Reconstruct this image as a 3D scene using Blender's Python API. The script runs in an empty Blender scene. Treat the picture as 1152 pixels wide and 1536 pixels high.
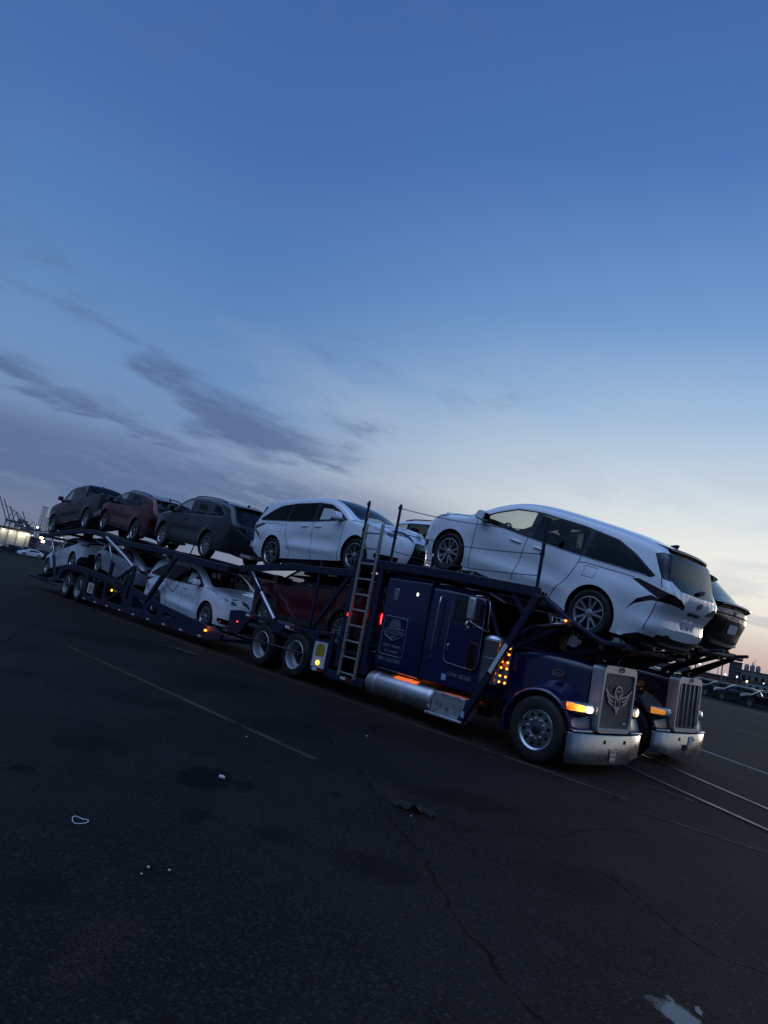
import bpy, bmesh, math, random
from math import radians as R, sin, cos, pi, sqrt, atan2, exp
from mathutils import Vector, Matrix, Euler
from mathutils.geometry import delaunay_2d_cdt
random.seed(7)
SC = bpy.context.scene
COL = SC.collection

# ------------------------------------------------------------------ camera
CAM_POS = (6.038, -8.918, 1.758)
YAW_X = (0.660114, -0.751165)        # truck's +X expressed in (camera right, camera forward)
F_PIX = 1049.2; PITCH = R(7.824); ROLL = R(10.817)
cam_d = bpy.data.cameras.new('camera'); cam = bpy.data.objects.new('camera', cam_d); COL.objects.link(cam)
cam_d.sensor_fit = 'VERTICAL'; cam_d.sensor_height = 36.0; cam_d.lens = 36.0*F_PIX/1536.0
cam_d.clip_start = 0.05; cam_d.clip_end = 6000
right = Vector((0.660114, 0.751165, 0)); fwd = Vector((-0.751165, 0.660114, 0)); up = Vector((0, 0, 1))
f2 = fwd*cos(PITCH)+up*sin(PITCH); u2 = up*cos(PITCH)-fwd*sin(PITCH)
cr, sr = cos(ROLL), sin(ROLL)
r3 = right*cr + u2*sr; u3 = u2*cr - right*sr      # horizon falls to the right
m = Matrix((r3, u3, -f2)).transposed().to_4x4(); m.translation = Vector(CAM_POS)
cam.matrix_world = m
SC.camera = cam
SC.view_settings.view_transform = 'Standard'; SC.view_settings.look = 'None'
SC.view_settings.exposure = 0.0; SC.view_settings.gamma = 1.0

# ------------------------------------------------------------------ world: dusk sky
CLROT, CLSY, CLLOC = -30, .70, (5.5, 1.5, 0)
SUN_AZ = R(92); SUN_EL = R(3.0)
W = bpy.data.worlds.new("World"); SC.world = W; W.use_nodes = True
nt = W.node_tree; nt.nodes.clear()
class NG:
    """tiny node-graph helper"""
    def __init__(s, nt): s.nt = nt
    def n(s, t, **kw):
        nd = s.nt.nodes.new(t)
        for k, v in kw.items():
            setattr(nd, k, v)
        return nd
    def put(s, sock, v):
        if hasattr(v, 'is_output') or isinstance(v, bpy.types.NodeSocket): s.nt.links.new(v, sock)
        else: sock.default_value = v
    def math(s, op, a, b=None, c=None, clamp=False):
        nd = s.n('ShaderNodeMath', operation=op, use_clamp=clamp)
        s.put(nd.inputs[0], a)
        if b is not None: s.put(nd.inputs[1], b)
        if c is not None: s.put(nd.inputs[2], c)
        return nd.outputs[0]
    def vmath(s, op, a, b=None):
        nd = s.n('ShaderNodeVectorMath', operation=op); s.put(nd.inputs[0], a)
        if b is not None: s.put(nd.inputs[1], b)
        return nd
    def mix(s, fac, a, b, blend='MIX'):
        nd = s.n('ShaderNodeMix', data_type='RGBA', blend_type=blend)
        s.put(nd.inputs[0], fac); s.put(nd.inputs[6], a); s.put(nd.inputs[7], b)
        return nd.outputs[2]
    def ramp(s, fac, stops, interp='LINEAR'):
        nd = s.n('ShaderNodeValToRGB'); cr = nd.color_ramp; cr.interpolation = interp
        while len(cr.elements) < len(stops): cr.elements.new(0.5)
        for e, (p, c) in zip(cr.elements, stops):
            e.position = p; e.color = (c[0], c[1], c[2], 1) if not isinstance(c, (int, float)) else (c, c, c, 1)
        s.put(nd.inputs[0], fac); return nd.outputs[0]
    def smooth(s, v, a, b, lo=0.0, hi=1.0):
        nd = s.n('ShaderNodeMapRange', interpolation_type='SMOOTHSTEP')
        s.put(nd.inputs[0], v); nd.inputs[1].default_value = a; nd.inputs[2].default_value = b
        nd.inputs[3].default_value = lo; nd.inputs[4].default_value = hi; return nd.outputs[0]
    def noise(s, vec, scale, detail=4, rough=0.5, dist=0.0):
        nd = s.n('ShaderNodeTexNoise'); s.put(nd.inputs['Vector'], vec)
        nd.inputs['Scale'].default_value = scale; nd.inputs['Detail'].default_value = detail
        nd.inputs['Roughness'].default_value = rough; nd.inputs['Distortion'].default_value = dist
        return nd.outputs[0]
g = NG(nt)
tc = g.n('ShaderNodeTexCoord').outputs['Generated']
sep = g.n('ShaderNodeSeparateXYZ'); g.put(sep.inputs[0], tc)
zz = sep.outputs[2]
el = g.math('MULTIPLY', g.math('ARCSINE', zz), 2/pi)          # 0 horizon .. 1 zenith
hor = g.n('ShaderNodeCombineXYZ'); g.put(hor.inputs[0], sep.outputs[0]); g.put(hor.inputs[1], sep.outputs[1])
hn = g.vmath('NORMALIZE', hor.outputs[0]).outputs[0]
sd = g.vmath('DOT_PRODUCT', hn, (cos(SUN_AZ), sin(SUN_AZ), 0)).outputs['Value']
lt = g.vmath('DOT_PRODUCT', hn, (cos(R(168)), sin(R(168)), 0)).outputs['Value']
def e(d): return d/90.0
cool = g.ramp(el, [(0, (.165,.20,.285)), (e(4), (.165,.215,.345)), (e(9), (.175,.265,.445)), (e(15), (.145,.275,.515)), (e(23), (.094,.215,.475)), (e(33), (.062,.153,.410)), (e(45), (.050,.124,.365)), (1, (.045,.115,.345))])
warm = g.ramp(el, [(0, (.38,.40,.45)), (e(1.6), (.60,.56,.54)), (e(4), (.84,.80,.71)), (e(8), (.87,.87,.80)), (e(13), (.64,.73,.79)), (e(18), (.37,.53,.73)), (e(25), (.175,.335,.62)), (e(36), (.070,.178,.46)), (e(48), (.050,.126,.37)), (1, (.045,.115,.345))])
wf = g.smooth(sd, .44, 1.0)
sky = g.mix(wf, cool, warm)
pinkf = g.math('MULTIPLY', g.smooth(sd, .86, 1.0), g.smooth(el, e(4.2), e(1.2)))
sky = g.mix(g.math('MULTIPLY', pinkf, .60), sky, (.62, .37, .31, 1))
# behind camera: bright sky patch added to light white cars; earth-shadow belt dims reflections
highf = g.math('MULTIPLY', g.smooth(sd, .15, -.45), g.math('MULTIPLY', g.smooth(el, e(26), e(46)), g.smooth(el, e(88), e(66))))
sky = g.mix(highf, sky, (.62, .93, 1.62, 1))
backf = g.math('MULTIPLY', g.smooth(sd, .22, -.25), g.smooth(el, e(40), e(22)))
sky = g.mix(g.math('MULTIPLY', backf, .90), sky, (.028, .044, .092, 1))
# clouds: thin sheets on a flat layer, seen in perspective
den = g.math('ADD', g.math('MAXIMUM', zz, 0.0), 0.10)
cu = g.math('DIVIDE', sep.outputs[0], den); cv = g.math('DIVIDE', sep.outputs[1], den)
cp = g.n('ShaderNodeCombineXYZ'); g.put(cp.inputs[0], cu); g.put(cp.inputs[1], cv)
pre = g.n('ShaderNodeMapping'); g.put(pre.inputs[0], cp.outputs[0]); pre.inputs['Rotation'].default_value = (0, 0, R(-9)); pre.inputs['Scale'].default_value = (1.12, 1.12, 1)
mp = g.n('ShaderNodeMapping'); g.put(mp.inputs[0], pre.outputs[0]); mp.inputs['Rotation'].default_value = (0, 0, R(CLROT)); mp.inputs['Scale'].default_value = (1.0, CLSY, 1); mp.inputs['Location'].default_value = CLLOC
n1 = g.noise(mp.outputs[0], 1.3, 9, .60, .4)
n2 = g.noise(mp.outputs[0], 5.5, 7, .65, .6)
nn = g.math('ADD', g.math('MULTIPLY', n1, .64), g.math('MULTIPLY', n2, .36))
leftm = g.smooth(lt, .70, .93)
band = g.math('MULTIPLY', g.smooth(el, e(6), e(10)), g.smooth(el, e(21), e(12)))
azd = g.math('MULTIPLY', g.math('ARCTAN2', sep.outputs[1], sep.outputs[0]), 180/pi)
eld = g.math('ADD', g.math('MULTIPLY', el, 90.0), g.math('MULTIPLY', g.math('SUBTRACT', n1, .5), 7.0))
def streak(az0, el0, slope, w, a0, a1, amt):
    q = g.math('DIVIDE', g.math('SUBTRACT', eld, g.math('ADD', el0, g.math('MULTIPLY', g.math('SUBTRACT', azd, az0), slope))), w)
    return g.math('MULTIPLY', g.math('MULTIPLY', g.math('EXPONENT', g.math('MULTIPLY', g.math('MULTIPLY', q, q), -1.0)), g.smooth(azd, a0, a1)), amt)
bst = g.math('MAXIMUM', g.math('MULTIPLY', streak(143, 10.5, .27, 1.7, 139, 147, .19), g.smooth(azd, 172, 157, .35, 1.0)), g.math('MAXIMUM', streak(152.5, 8.9, .19, .9, 146, 157, .16), streak(150, 16.5, .24, 2.0, 150, 160, .045)))
cl = g.math('MULTIPLY', g.smooth(g.math('ADD', nn, g.math('SUBTRACT', bst, .115)), .41, .63), g.smooth(lt, .66, .90))
low = g.math('MULTIPLY', g.smooth(el, e(10.5), e(7.5)), g.smooth(el, e(2.0), e(5.0)))
lowc = g.math('MULTIPLY', g.math('MULTIPLY', low, g.smooth(nn, .30, .50)), g.smooth(lt, .72, .93))
allc = g.math('MAXIMUM', g.math('MULTIPLY', cl, .85), g.math('MULTIPLY', lowc, .75))
sky = g.mix(allc, sky, (.090, .142, .285, 1))
# thin pale veil toward the sunset
mp2 = g.n('ShaderNodeMapping'); g.put(mp2.inputs[0], cp.outputs[0]); mp2.inputs['Rotation'].default_value = (0, 0, R(35)); mp2.inputs['Scale'].default_value = (.7, .45, 1)
n3 = g.noise(mp2.outputs[0], 1.6, 8, .62, .8)
st = g.math('MULTIPLY', g.smooth(n3, .46, .66), g.math('MULTIPLY', g.smooth(el, e(2), e(7)), g.smooth(el, e(27), e(10))))
sky = g.mix(g.math('MULTIPLY', g.math('MULTIPLY', st, g.smooth(sd, .25, .8)), .38), sky, (.46, .53, .64, 1))
lowstreak = g.math('MULTIPLY', g.smooth(n3, .50, .60), g.math('MULTIPLY', g.smooth(el, e(7), e(4)), g.smooth(sd, .5, .95)))
sky = g.mix(g.math('MULTIPLY', lowstreak, .40), sky, (.36, .37, .45, 1))
nish = g.n('ShaderNodeTexSky', sky_type='NISHITA'); nish.sun_disc = False
nish.sun_elevation = SUN_EL; nish.sun_rotation = pi/2-SUN_AZ
sky = g.mix(1.0, sky, g.mix(1.0, nish.outputs[0], (.002, .002, .0025, 1), 'MULTIPLY'), 'ADD')
# ground half of the dome
sky = g.mix(g.smooth(zz, -.002, -.02), sky, (.02, .022, .028, 1))
bg = g.n('ShaderNodeBackground'); g.put(bg.inputs[0], sky); bg.inputs[1].default_value = 1.0
wo = g.n('ShaderNodeOutputWorld'); nt.links.new(bg.outputs[0], wo.inputs[0])
W.cycles.sampling_method = 'AUTOMATIC'

# ------------------------------------------------------------------ last light from the west
sl = bpy.data.lights.new('sun', 'SUN'); sl.energy = 0.35; sl.angle = R(14); sl.color = (1.0, .84, .70)
so = bpy.data.objects.new('sun', sl); COL.objects.link(so)
so.rotation_euler = Vector((-cos(SUN_AZ)*cos(SUN_EL), -sin(SUN_AZ)*cos(SUN_EL), -sin(SUN_EL))).to_track_quat('-Z', 'Y').to_euler()

# ------------------------------------------------------------------ materials
MATS = {}
def mat(name, col, rough=.5, metal=0.0, coat=0.0, dirt=0.0, scale=6.0, emit=None, estr=0.0, bump=0.0, spec=.5, dcol=None, rvar=.12):
    if name in MATS: return MATS[name]
    m = bpy.data.materials.new(name); m.use_nodes = True; nt = m.node_tree; b = nt.nodes['Principled BSDF']
    b.inputs['Base Color'].default_value = (*col, 1); b.inputs['Roughness'].default_value = rough
    b.inputs['Metallic'].default_value = metal; b.inputs['Specular IOR Level'].default_value = spec
    if coat: b.inputs['Coat Weight'].default_value = coat; b.inputs['Coat Roughness'].default_value = .04
    if emit: b.inputs['Emission Color'].default_value = (*emit, 1); b.inputs['Emission Strength'].default_value = estr
    g = NG(nt); tc = g.n('ShaderNodeTexCoord').outputs['Object']
    n = g.noise(tc, scale, 5, .6)
    if dirt:
        dc = dcol or tuple(c*.35+.01 for c in col)
        g.put(b.inputs['Base Color'], g.mix(g.math('MULTIPLY', g.smooth(n, .45, .72), dirt), (*col, 1), (*dc, 1)))
    g.put(b.inputs['Roughness'], g.math('ADD', g.math('MULTIPLY', g.math('SUBTRACT', n, .5), rvar*2), rough, clamp=True))
    if bump:
        bn = g.n('ShaderNodeBump'); bn.inputs['Strength'].default_value = bump; bn.inputs['Distance'].default_value = .02
        g.put(bn.inputs['Height'], g.noise(tc, scale*5, 4, .6)); g.put(b.inputs['Normal'], bn.outputs[0])
    MATS[name] = m; return m
def glass(name, tint):
    if name in MATS: return MATS[name]
    m = bpy.data.materials.new(name); m.use_nodes = True; nt = m.node_tree; nt.nodes.clear(); g = NG(nt)
    tr = g.n('ShaderNodeBsdfTransparent'); tr.inputs[0].default_value = (*tint, 1)
    gl = g.n('ShaderNodeBsdfGlossy'); gl.inputs['Roughness'].default_value = .02; gl.inputs[0].default_value = (.9, .93, .95, 1)
    ge = g.n('ShaderNodeNewGeometry'); cs_ = g.math('ABSOLUTE', g.vmath('DOT_PRODUCT', ge.outputs['Incoming'], ge.outputs['Normal']).outputs['Value'])
    fz = g.math('ADD', g.math('MULTIPLY', g.math('POWER', g.math('SUBTRACT', 1.0, cs_, clamp=True), 5.0), .95), .045)
    # faint dust keeps the pane from being perfectly clear
    mx = g.n('ShaderNodeMixShader'); g.put(mx.inputs[0], fz); nt.links.new(tr.outputs[0], mx.inputs[1]); nt.links.new(gl.outputs[0], mx.inputs[2])
    o = g.n('ShaderNodeOutputMaterial'); nt.links.new(mx.outputs[0], o.inputs[0])
    MATS[name] = m; return m
PAINT = dict(
    white=mat('paint_white', (.80, .86, .92), .22, coat=1.0, rvar=.05),
    grey=mat('paint_grey', (.030, .038, .047), .3, metal=.2, coat=.45, spec=.4, rvar=.05),
    red=mat('paint_red', (.085, .004, .009), .3, metal=.2, coat=.5, spec=.4, rvar=.05),
    black=mat('paint_black', (.0040, .0045, .006), .28, coat=.3, rvar=.04, spec=.4),
    silver=mat('paint_silver', (.42, .47, .55), .3, metal=.3, coat=.9, rvar=.05),
    darkgreen=mat('paint_dark_green', (.018, .026, .026), .3, metal=.2, coat=.9, rvar=.05))
BLUE = mat('truck_blue', (.0034, .0062, .056), .30, coat=.9, dirt=.35, scale=2.4, rvar=.14, dcol=(.008, .011, .028))
STEEL = mat('deck_blue_steel', (.0055, .009, .036), .48, dirt=.55, scale=5, bump=.15, dcol=(.012, .012, .02))
DSTEEL = mat('dark_steel', (.011, .0125, .018), .55, dirt=.5, scale=6, bump=.2)
TBLACK = mat('truck_black', (.010, .007, .010), .28, coat=.9)
CHROME = mat('polished_aluminium', (.52, .54, .57), .30, metal=1, dirt=.35, scale=4, rvar=.25, dcol=(.30, .31, .33))
BUMP = mat('bumper_aluminium', (.30, .32, .35), .22, metal=1, dirt=.35, scale=3.5, rvar=.25, dcol=(.20, .205, .215), bump=.06)
SHELL = mat('brushed_aluminium', (.58, .60, .64), .42, metal=.85, dirt=.18, scale=9, dcol=(.36, .36, .37))
ALU = mat('ladder_aluminium', (.42, .43, .42), .45, metal=.75, dirt=.5, scale=9, dcol=(.18, .17, .16))
RUB = mat('rubber', (.010, .010, .011), .72, bump=.15, scale=12)
PLA = mat('black_plastic', (.009, .010, .012), .45)
GLO = mat('gloss_black', (.006, .006, .008), .12, coat=.6, rvar=.03)
SEAM = mat('seam_dark', (.004, .004, .005), .8)
RIM = mat('alloy_rim', (.50, .52, .55), .30, metal=.9, rvar=.1)
RIMD = mat('alloy_dark_face', (.03, .032, .036), .35, metal=.6)
HUBW = mat('steel_wheel_grey', (.42, .45, .48), .45, metal=.55, dirt=.4, scale=8, dcol=(.2, .2, .2))
INT = mat('cabin_trim', (.018, .018, .020), .75)
PAPER = mat('window_paper', (.75, .77, .78), .8)
TAIL = mat('tail_lens', (.016, .003, .005), .12, coat=1)
HEADL = mat('head_lens', (.10, .11, .13), .10, coat=1, metal=.4)
PLATE = mat('blank_plate', (.66, .67, .68), .55, dirt=.2, scale=20)
AMB_ON = mat('amber_lamp_on', (.5, .18, .01), .4, emit=(1.0, .40, .025), estr=2.6)
AMB_DIM = mat('amber_lens', (.55, .20, .02), .25, coat=1, emit=(1, .36, .05), estr=.55)
ORG_ON = mat('orange_lamp_on', (.5, .1, .01), .4, emit=(1.0, .20, .02), estr=7)
def lamp_mat(name, y0, y1, c0, c1, s0, s1, ctr=None):
    m = bpy.data.materials.new(name); m.use_nodes = True; b = m.node_tree.nodes['Principled BSDF']; g = NG(m.node_tree); sp = g.n('ShaderNodeSeparateXYZ'); g.put(sp.inputs[0], g.n('ShaderNodeTexCoord').outputs['Object'])
    ay = g.math('ABSOLUTE', sp.outputs[1]); f = g.smooth(ay, y0, y1)
    if ctr: f = g.smooth(g.math('SQRT', g.math('ADD', g.math('POWER', g.math('SUBTRACT', ay, ctr[0]), 2.0), g.math('POWER', g.math('SUBTRACT', sp.outputs[2], ctr[1]), 2.0))), y0, y1)
    rib = g.math('ADD', .75, g.math('MULTIPLY', g.math('SINE', g.math('MULTIPLY', ay, 2*pi/.028)), .25))
    b.inputs['Base Color'].default_value = (*[.5*c for c in c0], 1); b.inputs['Roughness'].default_value = .2; b.inputs['Coat Weight'].default_value = 1
    g.put(b.inputs['Emission Color'], g.mix(f, (*c0, 1), (*c1, 1))); g.put(b.inputs['Emission Strength'], g.math('MULTIPLY', rib, g.math('ADD', s0, g.math('MULTIPLY', f, s1-s0)))); MATS[name] = m; return m
SIGNAL_ON = lamp_mat('turn_signal_on', 1.04, .80, (1, .22, .008), (1, .58, .08), .8, 3.4)
BEAM_ON = lamp_mat('headlight_beam', .085, .025, (1, .72, .34), (1, .90, .62), .55, 9, (.70, .915))
YEL_ON = mat('yellow_lamp_on', (.5, .3, .01), .4, emit=(1.0, .62, .05), estr=2.6)
WHT_ON = mat('headlight_on', (.8, .75, .6), .3, emit=(1.0, .84, .50), estr=5)
WHT_DIM = mat('headlight_lens', (.55, .55, .52), .12, coat=1)
RED_ON = mat('red_lamp_on', (.4, .01, .01), .4, emit=(1.0, .03, .03), estr=7)
REFW = mat('reflector_white', (.62, .63, .64), .4)
REFR = mat('reflector_red', (.22, .012, .015), .35)
GL_CLEAR = glass('glass_clear', (.86, .90, .88)); GL_DARK = glass('glass_tinted', (.10, .115, .12)); GL_REAR = glass('glass_rear', (.03, .034, .036)); GL_WS = glass('glass_windshield', (.58, .62, .62))
SILVERTXT = mat('silver_lettering', (.24, .25, .27), .45, metal=.3)
REDB = mat('badge_red', (.12, .006, .010), .3, coat=.8)

# ------------------------------------------------------------------ mesh helpers
class MB:
    def __init__(s): s.v = []; s.f = []
    def add(s, vs, fs):
        k = len(s.v); s.v += [tuple(p) for p in vs]; s.f += [tuple(i+k for i in f) for f in fs]; return s
    def box(s, a, b):
        x0, x1 = sorted((a[0], b[0])); y0, y1 = sorted((a[1], b[1])); z0, z1 = sorted((a[2], b[2]))
        return s.add([(x0,y0,z0),(x1,y0,z0),(x1,y1,z0),(x0,y1,z0),(x0,y0,z1),(x1,y0,z1),(x1,y1,z1),(x0,y1,z1)],
                     [(0,3,2,1),(4,5,6,7),(0,1,5,4),(1,2,6,5),(2,3,7,6),(3,0,4,7)])
    def beam(s, a, b, w, h, upv=(0, 0, 1)):
        """rectangular bar from a to b: w across, h along the up side"""
        a, b = Vector(a), Vector(b); d = (b-a).normalized(); upv = Vector(upv)
        if abs(d.dot(upv)) > .98: upv = Vector((1, 0, 0))
        sd = d.cross(upv).normalized(); uu = sd.cross(d)
        vs = [p+sd*i*w/2+uu*j*h/2 for p in (a, b) for i, j in ((-1,-1),(1,-1),(1,1),(-1,1))]
        return s.add(vs, [(0,1,2,3),(7,6,5,4),(0,4,5,1),(1,5,6,2),(2,6,7,3),(3,7,4,0)])
    def tube(s, pts, r, n=8, caps=True):
        pts = [Vector(p) for p in pts]; rs = r if isinstance(r, (list, tuple)) else [r]*len(pts)
        k = len(s.v); pu = None
        for i, p in enumerate(pts):
            d = (pts[min(i+1, len(pts)-1)]-pts[max(i-1, 0)]).normalized()
            if pu is None:
                ref = Vector((0,0,1)) if abs(d.z) < .9 else Vector((1,0,0)); pu = d.cross(ref).normalized()
            else: pu = (pu-d*pu.dot(d)).normalized()
            w = d.cross(pu)
            for j in range(n):
                a = 2*pi*j/n; s.v.append(tuple(p+(pu*cos(a)+w*sin(a))*rs[i]))
        for i in range(len(pts)-1):
            for j in range(n):
                a = k+i*n+j; b = k+i*n+(j+1)%n; s.f.append((a, b, b+n, a+n))
        if caps:
            s.f.append(tuple(k+j for j in reversed(range(n)))); s.f.append(tuple(k+(len(pts)-1)*n+j for j in range(n)))
        return s
    def lathe(s, prof, n=32, M=None):
        """prof: (radius, along-y) pairs, turned about the y axis"""
        k = len(s.v)
        for r, y in prof:
            for j in range(n):
                a = 2*pi*j/n; p = Vector((r*cos(a), y, r*sin(a))); s.v.append(tuple(M @ p if M else p))
        for i in range(len(prof)-1):
            for j in range(n):
                a = k+i*n+j; b = k+i*n+(j+1)%n; s.f.append((a, b, b+n, a+n))
        return s
    def prism(s, poly, o, ex, ey, ez, t):
        """outline poly (u,v) in the ex/ey plane at o, extruded by t along ez"""
        o, ex, ey, ez = Vector(o), Vector(ex), Vector(ey), Vector(ez); n = len(poly)
        a = [o+ex*u+ey*v for u, v in poly]; b = [p+ez*t for p in a]
        return s.add(a+b, [tuple(reversed(range(n))), tuple(range(n, 2*n))]+[(i, (i+1)%n, n+(i+1)%n, n+i) for i in range(n)])
    def ico(s, c, r, sub=2):
        bm = bmesh.new(); bmesh.ops.create_icosphere(bm, subdivisions=sub, radius=1)
        r = r if isinstance(r, (tuple, list)) else (r, r, r)
        bm.verts.index_update()
        s.add([(c[0]+v.co.x*r[0], c[1]+v.co.y*r[1], c[2]+v.co.z*r[2]) for v in bm.verts], [[v.index for v in f.verts] for f in bm.faces]); bm.free(); return s
    def build(s, name, m, parent=None, smooth=False, bevel=0, seg=2, loc=None, fix=True):
        me = bpy.data.meshes.new(name); me.from_pydata(s.v, [], s.f)
        if fix:
            bm = bmesh.new(); bm.from_mesh(me); bmesh.ops.recalc_face_normals(bm, faces=bm.faces); bm.to_mesh(me); bm.free()
        me.materials.append(m); me.update()
        if smooth:
            me.polygons.foreach_set('use_smooth', [True]*len(me.polygons))
        o = bpy.data.objects.new(name, me); COL.objects.link(o)
        if smooth == 'auto':
            try: me.set_sharp_from_angle(angle=R(40))
            except Exception: pass
        if bevel:
            b = o.modifiers.new('bevel', 'BEVEL'); b.width = bevel; b.segments = seg; b.limit_method = 'ANGLE'; b.angle_limit = R(35)
            me.polygons.foreach_set('use_smooth', [True]*len(me.polygons))
            try: me.set_sharp_from_angle(angle=R(60))
            except Exception: pass
            b.harden_normals = False
        if parent: o.parent = parent
        if loc: o.location = loc
        return o
def tag(o, label=None, cat=None, group=None, kind=None):
    for k, v in (('label', label), ('category', cat), ('group', group), ('kind', kind)):
        if v: o[k] = v
    return o
def thing(name, label, cat, loc=(0, 0, 0), rot=(0, 0, 0), group=None):
    o = bpy.data.objects.new(name, None); COL.objects.link(o); o.empty_display_size = .2
    o.location = loc; o.rotation_euler = rot; return tag(o, label, cat, group)
def copy_tree(o, parent=None):
    c = o.copy(); COL.objects.link(c); c.parent = parent
    for ch in list(o.children): copy_tree(ch, c)
    return c
def text_mesh(name, body, size, m, parent, M, extrude=.003, align='CENTER'):
    cu = bpy.data.curves.new(name, 'FONT'); cu.body = body; cu.size = size; cu.extrude = extrude; cu.align_x = align; cu.align_y = 'CENTER'
    t = bpy.data.objects.new(name, cu); COL.objects.link(t)
    bpy.context.view_layer.update()
    me = bpy.data.meshes.new_from_object(t.evaluated_get(bpy.context.evaluated_depsgraph_get()))
    bpy.data.objects.remove(t); bpy.data.curves.remove(cu)
    me.name = name; me.transform(M); me.materials.clear(); me.materials.append(m)
    o = bpy.data.objects.new(name, me); COL.objects.link(o); o.parent = parent; return o
def frame(o, ex, ey):
    ex, ey = Vector(ex).normalized(), Vector(ey); ez = ex.cross(ey).normalized(); ey = ez.cross(ex)
    m = Matrix((ex, ey, ez)).transposed().to_4x4(); m.translation = Vector(o); return m
import numpy as np
# ------------------------------------------------------------------ cars
def catmull(P, step=.055):
    """dense smooth curve through P (rows x,z,r,c); returns samples and the control index of each"""
    P = np.array(P, float); out = []; us = []
    n = len(P)
    for i in range(n-1):
        p0, p1, p2, p3 = P[max(i-1, 0)], P[i], P[i+1], P[min(i+2, n-1)]
        L = np.hypot(*(p2-p1)[:2]); k = max(2, int(L/step))
        for j in range(k):
            t = j/k
            m1 = (p2-p0)*.5*min(1, 2*L/max(1e-6, np.hypot(*(p2-p0)[:2])) ); m2 = (p3-p1)*.5*min(1, 2*L/max(1e-6, np.hypot(*(p3-p1)[:2])))
            h = (2*t**3-3*t**2+1)*p1+(t**3-2*t**2+t)*m1+(-2*t**3+3*t**2)*p2+(t**3-t**2)*m2
            out.append(h); us.append(i+t)
    out.append(P[-1]); us.append(n-1)
    return np.array(out), np.array(us)
def resample(poly, step, closed=True):
    out = []; n = len(poly)
    for i in range(n if closed else n-1):
        a = np.array(poly[i], float); b = np.array(poly[(i+1) % n], float); k = max(1, int(np.ceil(np.hypot(*(b-a))/step)))
        for j in range(k): out.append(tuple(a+(b-a)*j/k))
    if not closed: out.append(tuple(poly[-1]))
    return out
def inside(poly, X, Y):
    poly = np.array(poly); r = np.zeros(len(X), bool); j = len(poly)-1
    for i in range(len(poly)):
        xi, yi = poly[i]; xj, yj = poly[j]
        if yi != yj:
            c = ((yi > Y) != (yj > Y)) & (X < (xj-xi)*(Y-yi)/(yj-yi)+xi); r ^= c
        j = i
    return r
def strip_poly(pts, w):
    """thin closed outline round an open polyline, for shut lines"""
    P = [np.array(p, float) for p in pts]; L = []; Rr = []
    for i, p in enumerate(P):
        d = P[min(i+1, len(P)-1)]-P[max(i-1, 0)]; d = d/np.hypot(*d); nrm = np.array([-d[1], d[0]])*w/2
        L.append(tuple(p+nrm)); Rr.append(tuple(p-nrm))
    return L+Rr[::-1]
def rounded(poly, r, n=4):
    out = []; m = len(poly)
    for i in range(m):
        p = np.array(poly[i], float); a = np.array(poly[i-1], float); b = np.array(poly[(i+1) % m], float)
        da = (a-p); la = np.hypot(*da); db = (b-p); lb = np.hypot(*db); q = min(r, la*.45, lb*.45)
        pa = p+da/la*q; pb = p+db/lb*q
        for k in range(n+1):
            t = k/n; out.append(tuple((1-t)**2*pa+2*t*(1-t)*p+t*t*pb))
    return out
def cdt_regions(outer, regions, grid, step, extra=(), flt=True):
    """triangulate the outline; classify every triangle by the last region that holds its centre"""
    pts = []; edges = []
    def loop(poly):
        k = len(pts); pts.extend(poly); edges.extend((k+i, k+(i+1) % len(poly)) for i in range(len(poly)))
    loop(list(outer))
    polys = [resample(p, step) for _, p in regions]
    for p in polys: loop(p)
    con = np.array(pts)
    G = list(grid)
    if flt and G:
        G = np.array(G); keep = np.ones(len(G), bool)
        for a in range(0, len(con), 400):
            d = np.hypot(G[:, None, 0]-con[None, a:a+400, 0], G[:, None, 1]-con[None, a:a+400, 1]).min(1); keep &= d > step*.42
        G = [tuple(p) for p in G[keep]]
    pts += G+list(extra)
    r = delaunay_2d_cdt([Vector((float(p[0]), float(p[1]))) for p in pts], edges, [], 0, 1e-5)
    V = np.array([(v.x, v.y) for v in r[0]]); T = [t for t in r[2] if len(t) == 3]; T = np.array(T)
    C = V[T].mean(1); lab = np.full(len(T), -1)
    lab[inside(outer, C[:, 0], C[:, 1])] = 0
    for i, p in enumerate(polys):
        ins = inside(p, C[:, 0], C[:, 1]) & (lab >= 0); lab[ins] = i+1
    return V, T, lab
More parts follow.
